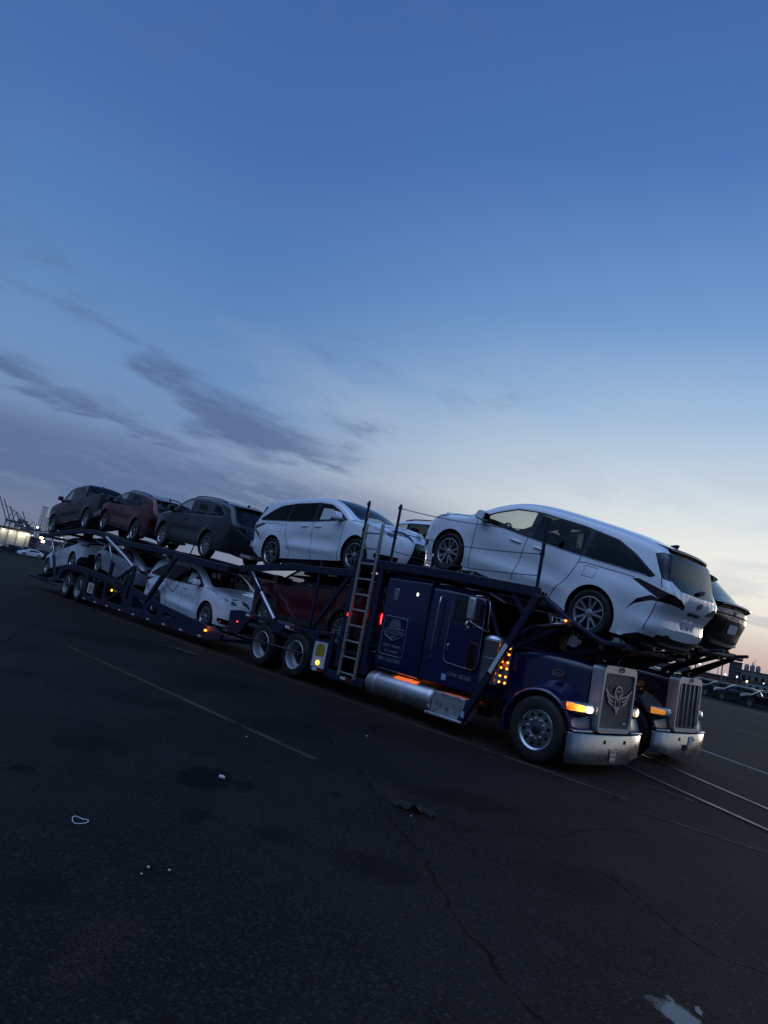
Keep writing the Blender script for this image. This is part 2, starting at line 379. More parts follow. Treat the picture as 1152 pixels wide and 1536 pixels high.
class CarShape:
    def __init__(s, sp):
        s.sp = sp; s.S, s.U = catmull(sp['sil'], sp.get('step', .06))
        s.Wx = sorted(sp['W']); s.prof = sorted(sp['prof']); s.belt = sorted(sp['belt'])
        d = np.gradient(s.S[:, :2], axis=0); d /= np.hypot(d[:, 0], d[:, 1])[:, None]
        s.N = np.stack([-d[:, 1], d[:, 0]], 1)       # outward of a front-to-rear curve over the top
        if s.N[len(s.N)//2][1] < 0: s.N = -s.N
        s.arc = np.concatenate([[0], np.cumsum(np.hypot(*np.diff(s.S[:, :2], axis=0).T))])
    def side_y(s, X, Z, t0=None):
        X = np.asarray(X, float); Z = np.asarray(Z, float)
        w = np.interp(X, [p[0] for p in s.Wx], [p[1] for p in s.Wx])
        w = w+np.interp(Z, [p[0] for p in s.prof], [p[1] for p in s.prof])
        zb = np.interp(X, [p[0] for p in s.belt], [p[1] for p in s.belt]); h = np.maximum(0, Z-zb)
        w = w-s.sp['tumble']*h*(h/(h+.05))
        if 'feat' in s.sp: w = w+s.sp['feat'](X, Z)
        for ax in s.sp['axles']:
            dd = np.hypot(X-ax, Z-s.sp['Rt']); w = w+s.sp.get('flare', .022)*np.exp(-((dd-s.sp['Ra'])/.07)**2)
        if t0 is None:
            t = np.full(X.shape, 9.); r = np.full(X.shape, .1); A = s.S[:-1, :2]; B = s.S[1:, :2]
            for i in range(len(A)):
                ab = B[i]-A[i]; k = np.clip(((X-A[i, 0])*ab[0]+(Z-A[i, 1])*ab[1])/(ab@ab), 0, 1)
                dd = np.hypot(X-A[i, 0]-k*ab[0], Z-A[i, 1]-k*ab[1]); better = dd < t
                t = np.where(better, dd, t); r = np.where(better, s.S[i, 2]+(s.S[i+1, 2]-s.S[i, 2])*k, r)
        else: t, r = t0
        ins = np.where(t < r, r-np.sqrt(np.maximum(0, r*r-(r-np.minimum(t, r))**2)), 0)
        return w-ins
    def build_surfaces(s):
        sp = s.sp; zb = sp['zb']; Ra = sp['Ra']; Rt = sp['Rt']; st = sp.get('grid', .07)
        # outline: top curve front->rear, then along the sill from rear to front with the arches
        top = [tuple(p) for p in s.S[:, :2]]; bot = []
        a0 = np.arcsin(np.clip((zb-Rt)/Ra, -1, 1)); s.arches = []
        zr0 = top[-1]; 
        def seg(x0, z0, x1, z1):
            return resample([(x0, z0), (x1, z1)], .1, closed=False)
        cur = zr0
        for ax in sorted(sp['axles']):
            th = np.linspace(pi-a0, a0, 19); arc = [(ax+Ra*cos(t), Rt+Ra*sin(t)) for t in th]
            bot += seg(cur[0], cur[1], arc[0][0], arc[0][1])[1:]; bot += arc[1:]; s.arches.append(arc); cur = arc[-1]
        bot += seg(cur[0], cur[1], top[0][0], top[0][1])[1:-1]
        outer = top+bot
        # interior samples: grid + rings hugging the rounded edge
        xs = np.arange(s.S[:, 0].min()+.03, s.S[:, 0].max(), st); zs = np.arange(zb+.02, s.S[:, 1].max(), st)
        G = [(x+(j % 2)*st/2, z) for j, z in enumerate(zs) for x in xs]
        G = np.array(G); G = G[inside(outer, G[:, 0], G[:, 1])]
        ring = []
        for i in range(0, len(s.S)):
            for fr in (.06, .22, .5, .85):
                p = s.S[i, :2]-s.N[i]*s.S[i, 2]*fr; ring.append(p)
        ring = np.array(ring); ring = ring[inside(outer, ring[:, 0], ring[:, 1])]
        # drop grid points that lie inside the ring zone
        dm = np.full(len(G), 9.)
        for i in range(len(s.S)):
            dm = np.minimum(dm, np.hypot(G[:, 0]-s.S[i, 0], G[:, 1]-s.S[i, 1])-s.S[i, 2])
        G = G[dm > .02]
        V, T, lab = cdt_regions(outer, [(n, p) for n, p, *_ in sp['side']], [tuple(p) for p in G]+[tuple(p) for p in ring], st*.8)
        # outline samples keep t=0 exactly
        Y = s.side_y(V[:, 0], V[:, 1])
        s.sideV = np.stack([V[:, 0], Y, V[:, 1]], 1); s.sideT, s.sideL = T, lab
        # top strip in (arc, v)
        r = s.S[:, 2]; s.we = s.side_y(s.S[:, 0], s.S[:, 1], (np.zeros(len(r)), r)); s.we = np.maximum(s.we, .05)
        A = s.arc; outer2 = [(a, 1.) for a in A]+[(A[-1], v) for v in (.6, .2, -.2, -.6)]+[(a, -1.) for a in A[::-1]]+[(A[0], v) for v in (-.6, -.2, .2, .6)]
        vs = [-.96, -.88, -.72, -.5, -.25, 0, .25, .5, .72, .88, .96]
        G2 = [(a+(j % 2)*.01, v) for j, v in enumerate(vs) for a in A[1:-1]]
        regs = [(n, [(float(np.interp(u, s.U, s.arc)), v) for u, v in p]) for n, p, *_ in sp['strip']]
        V2, T2, L2 = cdt_regions(outer2, regs, G2, .06, flt=True)
        s.stripV = np.array([s.strip_pt(a, v) for a, v in V2]); s.stripT, s.stripL = T2, L2
    def strip_pt(s, a, v):
        I = lambda c: float(np.interp(a, s.arc, c))
        n = np.array([I(s.N[:, 0]), I(s.N[:, 1])]); n /= np.hypot(*n)
        c = I(s.S[:, 3])*(1-abs(v)**2.4)
        return (I(s.S[:, 0])+n[0]*c, v*I(s.we), I(s.S[:, 1])+n[1]*c)
    def u_pt(s, u, v, off=0):
        a = float(np.interp(u, s.U, s.arc)); p = s.strip_pt(a, v)
        n = np.array([np.interp(a, s.arc, s.N[:, 0]), np.interp(a, s.arc, s.N[:, 1])]); n /= np.hypot(*n)
        return Vector((p[0]+n[0]*off, p[1], p[2]+n[1]*off)), Vector((n[0], 0, n[1]))
def collect(mb, V, T, flip):
    used = sorted(set(T.ravel().tolist())); mp = {u: i for i, u in enumerate(used)}
    mb.add([tuple(V[u]) for u in used], [tuple(mp[i] for i in (t[::-1] if flip else t)) for t in T])
def weld(o, d=.0008):
    bm = bmesh.new(); bm.from_mesh(o.data); bmesh.ops.remove_doubles(bm, verts=bm.verts, dist=d)
    bmesh.ops.recalc_face_normals(bm, faces=bm.faces); bm.to_mesh(o.data); bm.free()

RIMS = {}
def wheel_proto(style, Rt, w, rr):
    """tyre (thing part 'wheel') with the rim as its child; outer face at -y"""
    key = (style, Rt, w, rr)
    if key in RIMS: return RIMS[key]
    t = MB(); h = w/2
    t.lathe([(rr+.002, -h+.02), (rr+.02, -h), (Rt-.05, -h-.008), (Rt-.018, -h+.012), (Rt-.004, -h+.04), (Rt, -h*.5), (Rt-.006, -h*.48), (Rt-.006, -h*.44), (Rt, -h*.42), (Rt, h*.42), (Rt-.004, h-.04), (Rt-.05, h), (rr, h-.02)], 40)
    tm = t.build('wheel', RUB, smooth='auto'); 
    r = MB(); y0 = -h+.02
    r.lathe([(rr+.004, y0-.012), (rr-.012, y0-.016), (rr-.022, y0), (rr-.03, y0+.06), (rr-.05, h-.06)], 40)
    spokes = MB(); 
    def spoke(a, w0, w1, r0, r1, da=0, dy=0.0):
        # tapered spoke from r0 to r1; da bends the outer end
        c0, s0 = cos(a), sin(a); c1, s1 = cos(a+da), sin(a+da)
        P = []
        for (rad, c, s_, wd, yy) in ((r0, c0, s0, w0, y0+.012+dy), (r1, c1, s1, w1, y0-.008+dy)):
            px, pz = rad*c, rad*s_; tx, tz = -s_, c
            P += [(px-tx*wd, yy, pz-tz*wd), (px+tx*wd, yy, pz+tz*wd), (px+tx*wd*.8, yy+.035, pz+tz*wd*.8), (px-tx*wd*.8, yy+.035, pz-tz*wd*.8)]
        spokes.add(P, [(0,1,2,3),(7,6,5,4),(0,4,5,1),(1,5,6,2),(2,6,7,3),(3,7,4,0)])
    ro = rr-.014
    if style == 'twin':
        for i in range(5):
            a = 2*pi*i/5+.3
            spoke(a-.10, .018, .017, .045, ro, -.16); spoke(a+.10, .018, .017, .045, ro, .16)
    elif style == 'dark':
        for i in range(5):
            a = 2*pi*i/5+.3
            for sg in (-1, 1):
                spoke(a+sg*.05, .006, .007, .05, ro*.68, sg*.22); spoke(a+sg*.27, .007, .010, ro*.66, ro, -sg*.03)
    elif style == 'multi':
        for i in range(12):
            spoke(2*pi*i/12+.1, .012, .017, .045, ro, .02)
    elif style == 'six':
        for i in range(6):
            a = 2*pi*i/6+.2; spoke(a, .020, .034, .05, ro, 0)
            spoke(a+.52, .008, .012, .05, ro, 0)
    else:
        for i in range(7): spoke(2*pi*i/7+.2, .020, .028, .045, ro, .06)
    spokes.lathe([(.0, y0-.004), (.035, y0-.004), (.06, y0+.006), (.066, y0+.05)], 20)
    rim = r; rim.add(spokes.v, spokes.f); ro_ = rim.build('rim', RIM, tm, smooth='auto')
    d = MB(); d.lathe([(.01, 0.0), (rr*.72, 0.0), (rr*.72, .03)], 24); d.lathe([(.01, h*.6), (rr-.02, h*.6)], 24)
    for k in range(5): d.tube([(.036*cos(2*pi*k/5), y0-.002, .036*sin(2*pi*k/5)), (.036*cos(2*pi*k/5), y0+.01, .036*sin(2*pi*k/5))], .008, 6)
    d.build('brake_disc', DSTEEL, tm, smooth='auto')
    if style == 'dark':
        f = MB()
        for i in range(5):
            a = 2*pi*i/5+.3
            f.prism([(.05, -.02), (ro*.66, -.055), (ro-.004, -.075), (ro-.004, .075), (ro*.66, .055), (.05, .02)], (0, y0+.012, 0), (cos(a), 0, sin(a)), (-sin(a), 0, cos(a)), (0, 1, 0), .02)
        f.build('rim_face', RIMD, tm)
    RIMS[key] = tm
    for o in [tm]+list(tm.children): COL.objects.unlink(o)     # prototypes stay out of the scene
    return tm
def put_tree(proto, parent, loc, rot=(0, 0, 0)):
    def rec(o, par):
        c = o.copy(); COL.objects.link(c); c.parent = par
        for ch in list(o.children): rec(ch, c)
        return c
    c = rec(proto, parent); c.location = loc; c.rotation_euler = rot; return c
def make_car(sp, name, label, cat, paint, loc=(0, 0, 0), rot=(0, 0, 0), group=None):
    root = thing(name, label, cat, (0, 0, 0), (0, 0, 0), group)
    cs = CarShape(sp); cs.build_surfaces(); root_parts = {}
    groups = {}
    def grp(n, m):
        return groups.setdefault(n, (MB(), m))
    regs = [('body', None, paint)]+[(n, p, mm) for n, p, mm in sp['side']]
    for li, (n, p, mm) in enumerate(regs):
        T = cs.sideT[cs.sideL == li]
        if not len(T): continue
        mm = mm or paint
        split = n in ('window', 'tail_light', 'headlight', 'quarter_window', 'door_window', 'rear_door_window', 'fog_lamp', 'lower_intake', 'panel_gap', 'window_trim', 'window_pillar', 'window_sill_trim', 'sill_trim', 'rear_glass_wing')
        for sgn, sfx in ((1, '#L'), (-1, '#R')):
            key = n+(sfx if split else '')+(str(li) if n == 'panel_gap' else ''); V = cs.sideV*np.array([1, sgn, 1]); collect(grp(key, mm)[0], V, T, sgn < 0)
    regs2 = [('body', None, paint)]+[(n, p, mm) for n, p, mm in sp['strip']]
    for li, (n, p, mm) in enumerate(regs2):
        T = cs.stripT[cs.stripL == li]
        if not len(T): continue
        mm = mm or paint; split = n in ('tail_light', 'headlight', 'fog_lamp')
        if split:
            C = cs.stripV[T].mean(1)[:, 1]
            for sel, sfx in ((C > 0, '#L'), (C <= 0, '#R')):
                if sel.any(): collect(grp(n+sfx, mm)[0], cs.stripV, T[sel], False)
        else: collect(grp(n+('#S%d' % li if n in ('panel_gap', 'lower_intake') else ''), mm)[0], cs.stripV, T, False)
    for k, (mb, mm) in groups.items():
        o = mb.build(k.split('#')[0], mm, root, smooth=True, fix=False); weld(o); root_parts[k] = o
        if k.startswith(('window', 'windshield', 'rear_window', 'door_window', 'quarter', 'rear_door')): pass
    # wheel wells, floor, cabin
    mb = MB()
    zb = sp['zb']
    for arc in cs.arches:
        xs = np.array(arc); ys = cs.side_y(xs[:, 0], xs[:, 1])
        for sgn in (1, -1):
            k = len(mb.v); n = len(arc)
            mb.v += [(x, sgn*(y-.002), z) for (x, z), y in zip(arc, ys)]+[(x, sgn*(y-.42), z) for (x, z), y in zip(arc, ys)]
            mb.f += [(k+i, k+i+1, k+n+i+1, k+n+i) for i in range(n-1)]; mb.f.append(tuple(range(k+n, k+2*n)))
    x0, x1 = cs.S[:, 0].min()+.12, cs.S[:, 0].max()-.12; wy = sp['W'][len(sp['W'])//2][1]-.10
    ra = sp['Ra']; rear_ax, front_ax = sorted(sp['axles'])
    for a, b, w in ((x0, rear_ax-ra, wy-.05), (rear_ax-ra, rear_ax+ra, wy-.36), (rear_ax+ra, front_ax-ra, wy+.03), (front_ax-ra, front_ax+ra, wy-.36), (front_ax+ra, x1, wy-.16)):
        mb.box((a, -w, zb+.015), (b, w, zb+.05))
    mb.build('underbody', PLA, root)
    if sp.get('cabin', True):
        it = MB(); fl = sp.get('floor', .55); cx0 = sp['cab'][0]; cx1 = sp['cab'][1]; hw = wy-.16
        bz = float(np.interp(cx1, [p[0] for p in sorted(sp['belt'])], [p[1] for p in sorted(sp['belt'])]))
        it.box((cx0, -hw, fl-.05), (cx1, hw, fl))
        it.box((cx1-.30, -hw, fl), (cx1+.06, hw, bz-.12))                       # dashboard
        for sx in sp['seats']:
            for yy in (-.38, .38):
                it.prism(rounded([(0, 0), (.5, 0), (.5, .16), (.10, .20), (-.10, .72), (-.22, .72)], .05), (sx, yy-.24, fl), (1, 0, 0), (0, 0, 1), (0, 1, 0), .48)
                it.prism(rounded([(-.14, .78), (-.05, .78), (-.08, .97), (-.17, .97)], .03), (sx, yy-.13, fl), (1, 0, 0), (0, 0, 1), (0, 1, 0), .26)
        ring = [(cx1-.36-.05*sin(t), .38+.18*cos(t), bz-.02+.17*sin(t)) for t in np.linspace(0, 2*pi, 20)]
        it.tube(ring, .017, 6, caps=False)
        it.build('interior', INT, root, bevel=0)
    # wheels
    for ax in sp['axles']:
        for sgn in (1, -1):
            yo = float(cs.side_y(np.array([ax]), np.array([sp['Rt']+sp['Ra']-.02]))[0])-.035
            put_tree(wheel_proto(sp['rim'], sp['Rt'], .23, sp['rr']), root, (ax, sgn*(yo-.115), sp['Rt']), (0, 0, pi if sgn > 0 else 0))
    # mirrors
    mx, mz = sp['mirror']
    for sgn in (1, -1):
        y = float(cs.side_y(np.array([mx]), np.array([mz]))[0]); b = MB()
        b.prism(rounded([(-.10, -.06), (.12, -.06), (.06, .09), (-.09, .10)], .05), (mx, sgn*(y+.06), mz+.07), (1, 0, 0), (0, 0, 1), (0, sgn, 0), .20)
        o = b.build('side_mirror', paint if sp.get('mirror_paint', True) else GLO, root, bevel=.03, seg=3)
        b = MB(); b.beam((mx+.02, sgn*(y-.03), mz-.02), (mx-.01, sgn*(y+.12), mz+.03), .09, .05); b.box((mx-.115, sgn*(y+.08), mz+.03), (mx-.09, sgn*(y+.24), mz+.14)); b.build('mirror_base', GLO, o)
    for hx, hz in sp['handles']:
        for sgn in (1, -1):
            y = float(cs.side_y(np.array([hx]), np.array([hz]))[0]); b = MB(); b.box((hx-.12, sgn*(y-.01), hz-.016), (hx+.12, sgn*(y+.028), hz+.016)); b.build('door_handle', paint if not sp.get('chrome_handle') else CHROME, root, bevel=.012)
    if 'rails' in sp:
        xa, xb = sp['rails']
        for sgn in (1, -1):
            pts = []
            for t in np.linspace(0, 1, 12):
                x = xa+(xb-xa)*t; i = np.argmin(np.abs(cs.S[:, 0]-x)+(cs.S[:, 1] < 1.2)*9); lift = .022*min(1, 6*t, 6*(1-t))
                pts.append((x, sgn*(cs.we[i]-.05), cs.S[i, 1]+.015+lift))
            MB().tube(pts, .018, 6).build('roof_rail', sp.get('rail_mat', PLA), root, smooth=True)
    if 'fin' in sp:
        x = sp['fin']; i = np.argmin(np.abs(cs.S[:, 0]-x)+(cs.S[:, 1] < 1.2)*9); z = cs.S[i, 1]+cs.S[i, 3]-.01
        MB().prism([(.09, 0), (-.09, 0), (-.10, .07), (-.05, .065)], (x, -.02, z), (1, 0, 0), (0, 0, 1), (0, 1, 0), .04).build('roof_antenna', GLO, root, bevel=.008)
    if 'extra' in sp: sp['extra'](root, cs, paint)
    root.location = loc; root.rotation_euler = rot
    root['_paint'] = paint.name
    return root
def recolour(root, old, new):
    for o in [root]+list(root.children_recursive):
        for s in o.material_slots:
            if s.material is old: s.link = 'OBJECT'; s.material = new
def car_copy(proto, label, cat, loc, rot, paint=None, group=None, name=None):
    c = copy_tree(proto); c.location = loc; c.rotation_euler = rot; c['label'] = label; c['category'] = cat
    if name: c.name = name
    if group: c['group'] = group
    elif 'group' in c: del c['group']
    if paint: recolour(c, MATS[proto['_paint']], paint); c['_paint'] = paint.name
    return c

# ---- minivan
def minivan_feat(X, Z):
    # rising sill crease, rear haunch and a scooped door
    zl = .40+.16*np.clip((.9-X)/2.0, 0, 1)
    f = .036*np.exp(-((Z-zl)/.060)**2)*np.clip((1.15-X)/.5, 0, 1)*np.clip((X+1.15)/.4, 0, 1)
    f += -.030*np.exp(-((Z-zl-.22)/.12)**2)*np.clip((1.1-X)/.5, 0, 1)*np.clip((X+1.0)/.5, 0, 1)
    f += .044*np.exp(-((X+1.75)/.75)**2)*np.exp(-(np.maximum((Z-.90)/.09, (.90-Z)/.22))**2)
    f += .02*np.exp(-((X-1.6)/.6)**2)*np.exp(-((Z-.88)/.14)**2)
    f += .030*np.clip((-X-2.0)/.35, 0, 1)*np.exp(-((Z-.52)/.10)**2)
    return f
def van_extra(root, cs, paint):
    # rear wiper, spoiler lip, plate, badge lettering, high light bar
    p, n = cs.u_pt(13.0, 0, .0)
    sp = MB(); 
    for u0, u1 in ((12.55, 13.35),):
        vs = []
        for v in np.linspace(-.94, .94, 13):
            a, _ = cs.u_pt(u0, v, .004); b, _ = cs.u_pt(u1, v, .035); c = b+Vector((-.05*(1-abs(v)**4)-.02, 0, -.035)); d = b+Vector((-.02, 0, -.06)); vs += [a, b+Vector((-.02, 0, .004)), c, d]
        sp.add(vs, [(4*i, 4*i+1, 4*i+5, 4*i+4) for i in range(12)])
        lip = MB().add(vs, [(4*i+j, 4*i+j+1, 4*i+j+5, 4*i+j+4) for i in range(12) for j in (1, 2)])
    so_ = sp.build('roof_spoiler', paint, root, smooth=True, fix=False); lip.build('spoiler_lip', GLO, so_, smooth=True)
    a, n = cs.u_pt(15.55, .02, .03); b, _ = cs.u_pt(15.2, -.42, .03)
    w = MB(); w.tube([a, b], [.022, .012], 6); w.beam(a+Vector((0, .06, -.02)), a+Vector((0, -.10, .02)), .05, .05); w.build('rear_wiper', PLA, root)
    a, n = cs.u_pt(18.45, 0, .006); ey = Vector((0, 0, 1)); ex = Vector((0, -1, 0))
    pm = MB(); pm.prism(rounded([(-.22, -.085), (.22, -.085), (.22, .085), (-.22, .085)], .015), a, ex, ey, (-1, 0, 0), .006); pl = pm.build('license_plate', PLATE, root)
    for dy in (-.13, .13):
        hm = MB(); hm.prism([(-.02, -.006), (.02, -.006), (.02, .006), (-.02, .006)], a+Vector((-.008, dy, .055)), ex, ey, (-1, 0, 0), .002); hm.build('bolt_hole', PLA, pl)
    hm = MB(); hm.prism(rounded([(-.03, -.02), (.03, -.02), (.0, .03)], .01), a+Vector((-.008, .02, -.01)), ex, ey, (-1, 0, 0), .002)
    hm.build('plate_mark', PLA, pl)
    a, n = cs.u_pt(17.25, 0, .006); ez = Vector((-n.z, 0, n.x)); ez = ez if ez.z > 0 else -ez
    text_mesh('model_lettering', 'S I E N N A', .085, GLO, root, frame(a, (0, -1, 0), ez), .006)
    a, n = cs.u_pt(16.45, 0, .012); em = MB()
    for k, (ra, rb) in enumerate(((.075, .05), (.025, .042), (.05, .02))):
        ring = [a+Vector((0, -ra*cos(t), 0))+ez*(rb*sin(t)+(0, .012, .03)[k]) for t in np.linspace(0, 2*pi, 25)]
        em.tube(ring, .006, 5, caps=False)
    em.build('badge', GLO, root)
    a, n = cs.u_pt(19.2, .66, .006); text_mesh('trim_lettering', 'H Y B R I D', .042, GLO, root, frame(a, (0, -1, 0), (0, 0, 1)), .004)
    for sgn, poly in ((-1, [(.12, 1.14), (.50, 1.14), (.50, 1.38), (.12, 1.42)]), (1, [(-.24, 1.17), (-.13, 1.17), (-.13, 1.36), (-.24, 1.36)]), (-1, [(-.30, 1.15), (-.20, 1.15), (-.20, 1.25), (-.30, 1.25)])):
        ys = [float(cs.side_y(np.array([x]), np.array([z]))[0])-.03 for x, z in poly]
        MB().add([(x, sgn*y, z) for (x, z), y in zip(poly, ys)]+[(x, sgn*(y-.003), z) for (x, z), y in zip(poly, ys)], [(0, 1, 2, 3), (7, 6, 5, 4), (0, 4, 5, 1), (1, 5, 6, 2), (2, 6, 7, 3), (3, 7, 4, 0)]).build('window_sticker', PAPER, root)
    # front: bright slats across the grille
    sl = MB()
    for u in (.55, .85, 1.15, 1.45, 1.75, 2.05):
        hw = .40+.16*(2.2-u)/1.7
        sl.tube([cs.u_pt(u, v*hw/.6, .012)[0] for v in np.linspace(-.58, .58, 9)], .012, 5)
    sl.build('grille_slat', DSTEEL, root)
    a, n = cs.u_pt(3.05, 0, .015); em = MB(); ez = Vector((-n.z, 0, n.x)); ez = ez if ez.z > 0 else -ez
    for k, (ra, rb) in enumerate(((.09, .06), (.03, .05), (.06, .024))):
        em.tube([a+Vector((0, ra*cos(t), 0))+ez*(rb*sin(t)+(0, .012, .034)[k]) for t in np.linspace(0, 2*pi, 25)], .008, 5, caps=False)
    em.build('badge', CHROME, root)
    for sgn in (1, -1):
        MB().tube([cs.u_pt(4.55-.75*t, sgn*(.98-.58*t), .012)[0] for t in np.linspace(0, 1, 8)], .010, 5).build('light_strip', CHROME, root)
def smooth_line(pts, k=5):
    P = [np.array(p, float) for p in pts]; out = []
    for i in range(len(P)-1):
        p0, p1, p2, p3 = P[max(i-1, 0)], P[i], P[i+1], P[min(i+2, len(P)-1)]
        for j in range(k):
            t = j/k; out.append(tuple(.5*(2*p1+(p2-p0)*t+(2*p0-5*p1+4*p2-p3)*t*t+(3*p1-p0-3*p2+p3)*t**3)))
    return out+[tuple(P[-1])]
def seam(pts, w=.014): return ('panel_gap', strip_poly(smooth_line(pts) if len(pts) > 2 and pts[0] != pts[-1] else pts, w), SEAM)
VAN = dict(wb=3.06, axles=(1.53, -1.53), Rt=.36, Ra=.415, rr=.245, zb=.23, tumble=.30, rim='twin',
    sil=[(2.36,.20,.30,.10),(2.45,.36,.36,.15),(2.46,.58,.38,.17),(2.39,.78,.36,.17),(2.24,.92,.28,.13),(1.90,1.03,.16,.07),(1.42,1.12,.12,.06),(1.24,1.20,.09,.08),(.85,1.43,.07,.09),(.42,1.60,.07,.08),(-.10,1.675,.08,.06),(-.9,1.69,.09,.05),(-1.7,1.672,.09,.045),(-2.16,1.61,.08,.035),(-2.30,1.54,.08,.035),(-2.455,1.21,.09,.045),(-2.575,1.055,.09,.05),(-2.57,.91,.13,.05),(-2.50,.72,.15,.05),(-2.535,.52,.16,.07),(-2.45,.30,.18,.06)],
    W=[(-2.7,.93),(-2.2,.985),(-1.2,1.0),(0,.995),(1.2,1.0),(1.8,.985),(2.2,.94),(2.5,.86)],
    prof=[(.15,-.075),(.30,-.035),(.5,-.005),(.8,0),(1.0,-.012),(1.2,-.03),(2,-.03)], belt=[(-2.7,1.16),(0,1.07),(1.3,1.05),(2.5,.95)], feat=minivan_feat,
    cab=(-2.1, 1.25), seats=(.25, -.75, -1.7), mirror=(.93, 1.10), handles=((.17, .97), (-.33, .985)), fin=-1.95, rails=None,
    side=[('window_trim', rounded([(1.18,1.095),(.80,1.325),(.42,1.495),(-.05,1.555),(-.9,1.565),(-1.52,1.525),(-1.86,1.41),(-2.28,1.20),(-2.22,1.155),(-1.9,1.135),(-1,1.095),(0,1.075)], .03), GLO),
      ('window_sill_trim', rounded([(1.14,1.085),(1.10,1.10),(0,1.095),(-1,1.115),(-1.9,1.155),(-2.13,1.175),(-2.16,1.16),(-1.9,1.138),(-1,1.098),(0,1.078)], .004), CHROME),
      ('door_window', rounded([(1.08,1.115),(.79,1.298),(.42,1.464),(.03,1.525),(.01,1.105)], .03), GL_CLEAR),
      ('rear_door_window', rounded([(-.10,1.105),(-.10,1.535),(-.9,1.542),(-1.02,1.538),(-1.06,1.125)], .03), GL_DARK),
      ('quarter_window', rounded([(-1.14,1.13),(-1.10,1.532),(-1.51,1.50),(-1.84,1.39),(-2.21,1.20),(-2.17,1.170)], .025), GL_DARK),
      ('rear_glass_wing', [(-2.12,1.50),(-2.22,1.545),(-2.6,1.56),(-2.8,1.2),(-2.42,1.19),(-2.36,1.20)], GLO), ('tail_light', [(-1.97,1.06),(-2.07,1.092),(-2.38,1.055),(-2.8,1.005),(-2.8,.885),(-2.5,.90),(-2.32,.955),(-2.10,1.02)], TAIL),
      ('tail_light', [(-2.56,.90),(-2.33,.935),(-2.16,.82),(-2.03,.60),(-2.15,.745),(-2.36,.865)], TAIL),
      ('bumper_trim', [(-2.02,.18),(-2.14,.29),(-2.32,.385),(-2.8,.41),(-2.8,.15)], PLA),
      ('headlight', [(1.78,.985),(1.98,.975),(2.28,.88),(2.6,.78),(2.6,.72),(2.30,.80),(2.05,.88)], HEADL),
      ('lower_intake', [(2.12,.42),(2.7,.36),(2.7,.26),(2.2,.27),(2.09,.34)], GLO),
      seam([(1.10,1.08),(1.06,.85),(1.02,.55),(.97,.23)]), seam([(-.03,1.08),(-.02,.7),(.02,.23)]),
      seam([(-1.08,1.10),(-1.06,.92),(-.98,.70),(-.86,.52),(-.80,.36),(-.86,.23)]), seam([(-1.2,1.035),(-2.0,1.085)], .012), seam([(-1.06,1.0),(-1.2,1.035)], .012),
      seam([(-1.22,1.0),(-1.22,.84),(-1.42,.86),(-1.43,1.01),(-1.22,1.0)], .010), seam([(1.30,1.10),(1.7,1.03),(1.9,.98)]), seam([(-2.36,1.2),(-2.42,1.08)], .012), seam([(-2.43,.87),(-2.40,.6),(-2.38,.45)], .012)],
    strip=[('grille', [(.30,-.72),(2.15,-.40),(2.55,-.30),(2.55,.30),(2.15,.40),(.30,.72)], GLO),
      ('headlight', [(4.05,.995),(3.55,.62),(2.75,.40),(2.45,.40),(2.9,.62),(3.35,.995)], HEADL), ('headlight', [(4.05,-.995),(3.55,-.62),(2.75,-.40),(2.45,-.40),(2.9,-.62),(3.35,-.995)], HEADL),
      ('panel_gap', strip_poly([(4.25,.97),(3.75,.6),(3.45,.3),(3.42,0),(3.45,-.3),(3.75,-.6),(4.25,-.97)], .03), SEAM),
      ('windshield', [(6.15,-.93),(9.15,-.93),(9.3,-.5),(9.3,.5),(9.15,.93),(6.15,.93),(6.0,.4),(6.0,-.4)], GL_WS),
      ('roof_panel', [(10.1,-.86),(12.9,-.86),(12.9,.86),(10.1,.86)], None),
      ('rear_window', [(13.3,-1.0),(15.0,-1.0),(15.4,-.88),(15.75,-.75),(15.85,0),(15.75,.75),(15.4,.88),(15.0,1.0),(13.3,1.0)], GL_REAR),
      ('tail_light', [(16.15,1.),(16.45,.70),(16.85,.52),(17.15,.50),(17.05,.75),(17.05,1.)], TAIL), ('tail_light', [(16.15,-1.),(16.45,-.70),(16.85,-.52),(17.15,-.50),(17.05,-.75),(17.05,-1.)], TAIL),
      ('plate_recess', rounded([(17.75,-.30),(17.75,.30),(18.75,.42),(18.75,-.42)], .05), None),
      ('bumper_trim', [(19.32,-1),(19.25,-.85),(19.28,0),(19.25,.85),(19.32,1),(20,1),(20,-1)], PLA),
      ('panel_gap', strip_poly([(18.8,.86),(18.8,-.86)], .02), SEAM), ('bumper_lip', [(19.62,-.8),(19.82,-.8),(19.82,.8),(19.62,.8)], RIM)],
    extra=van_extra)
del VAN['rails']
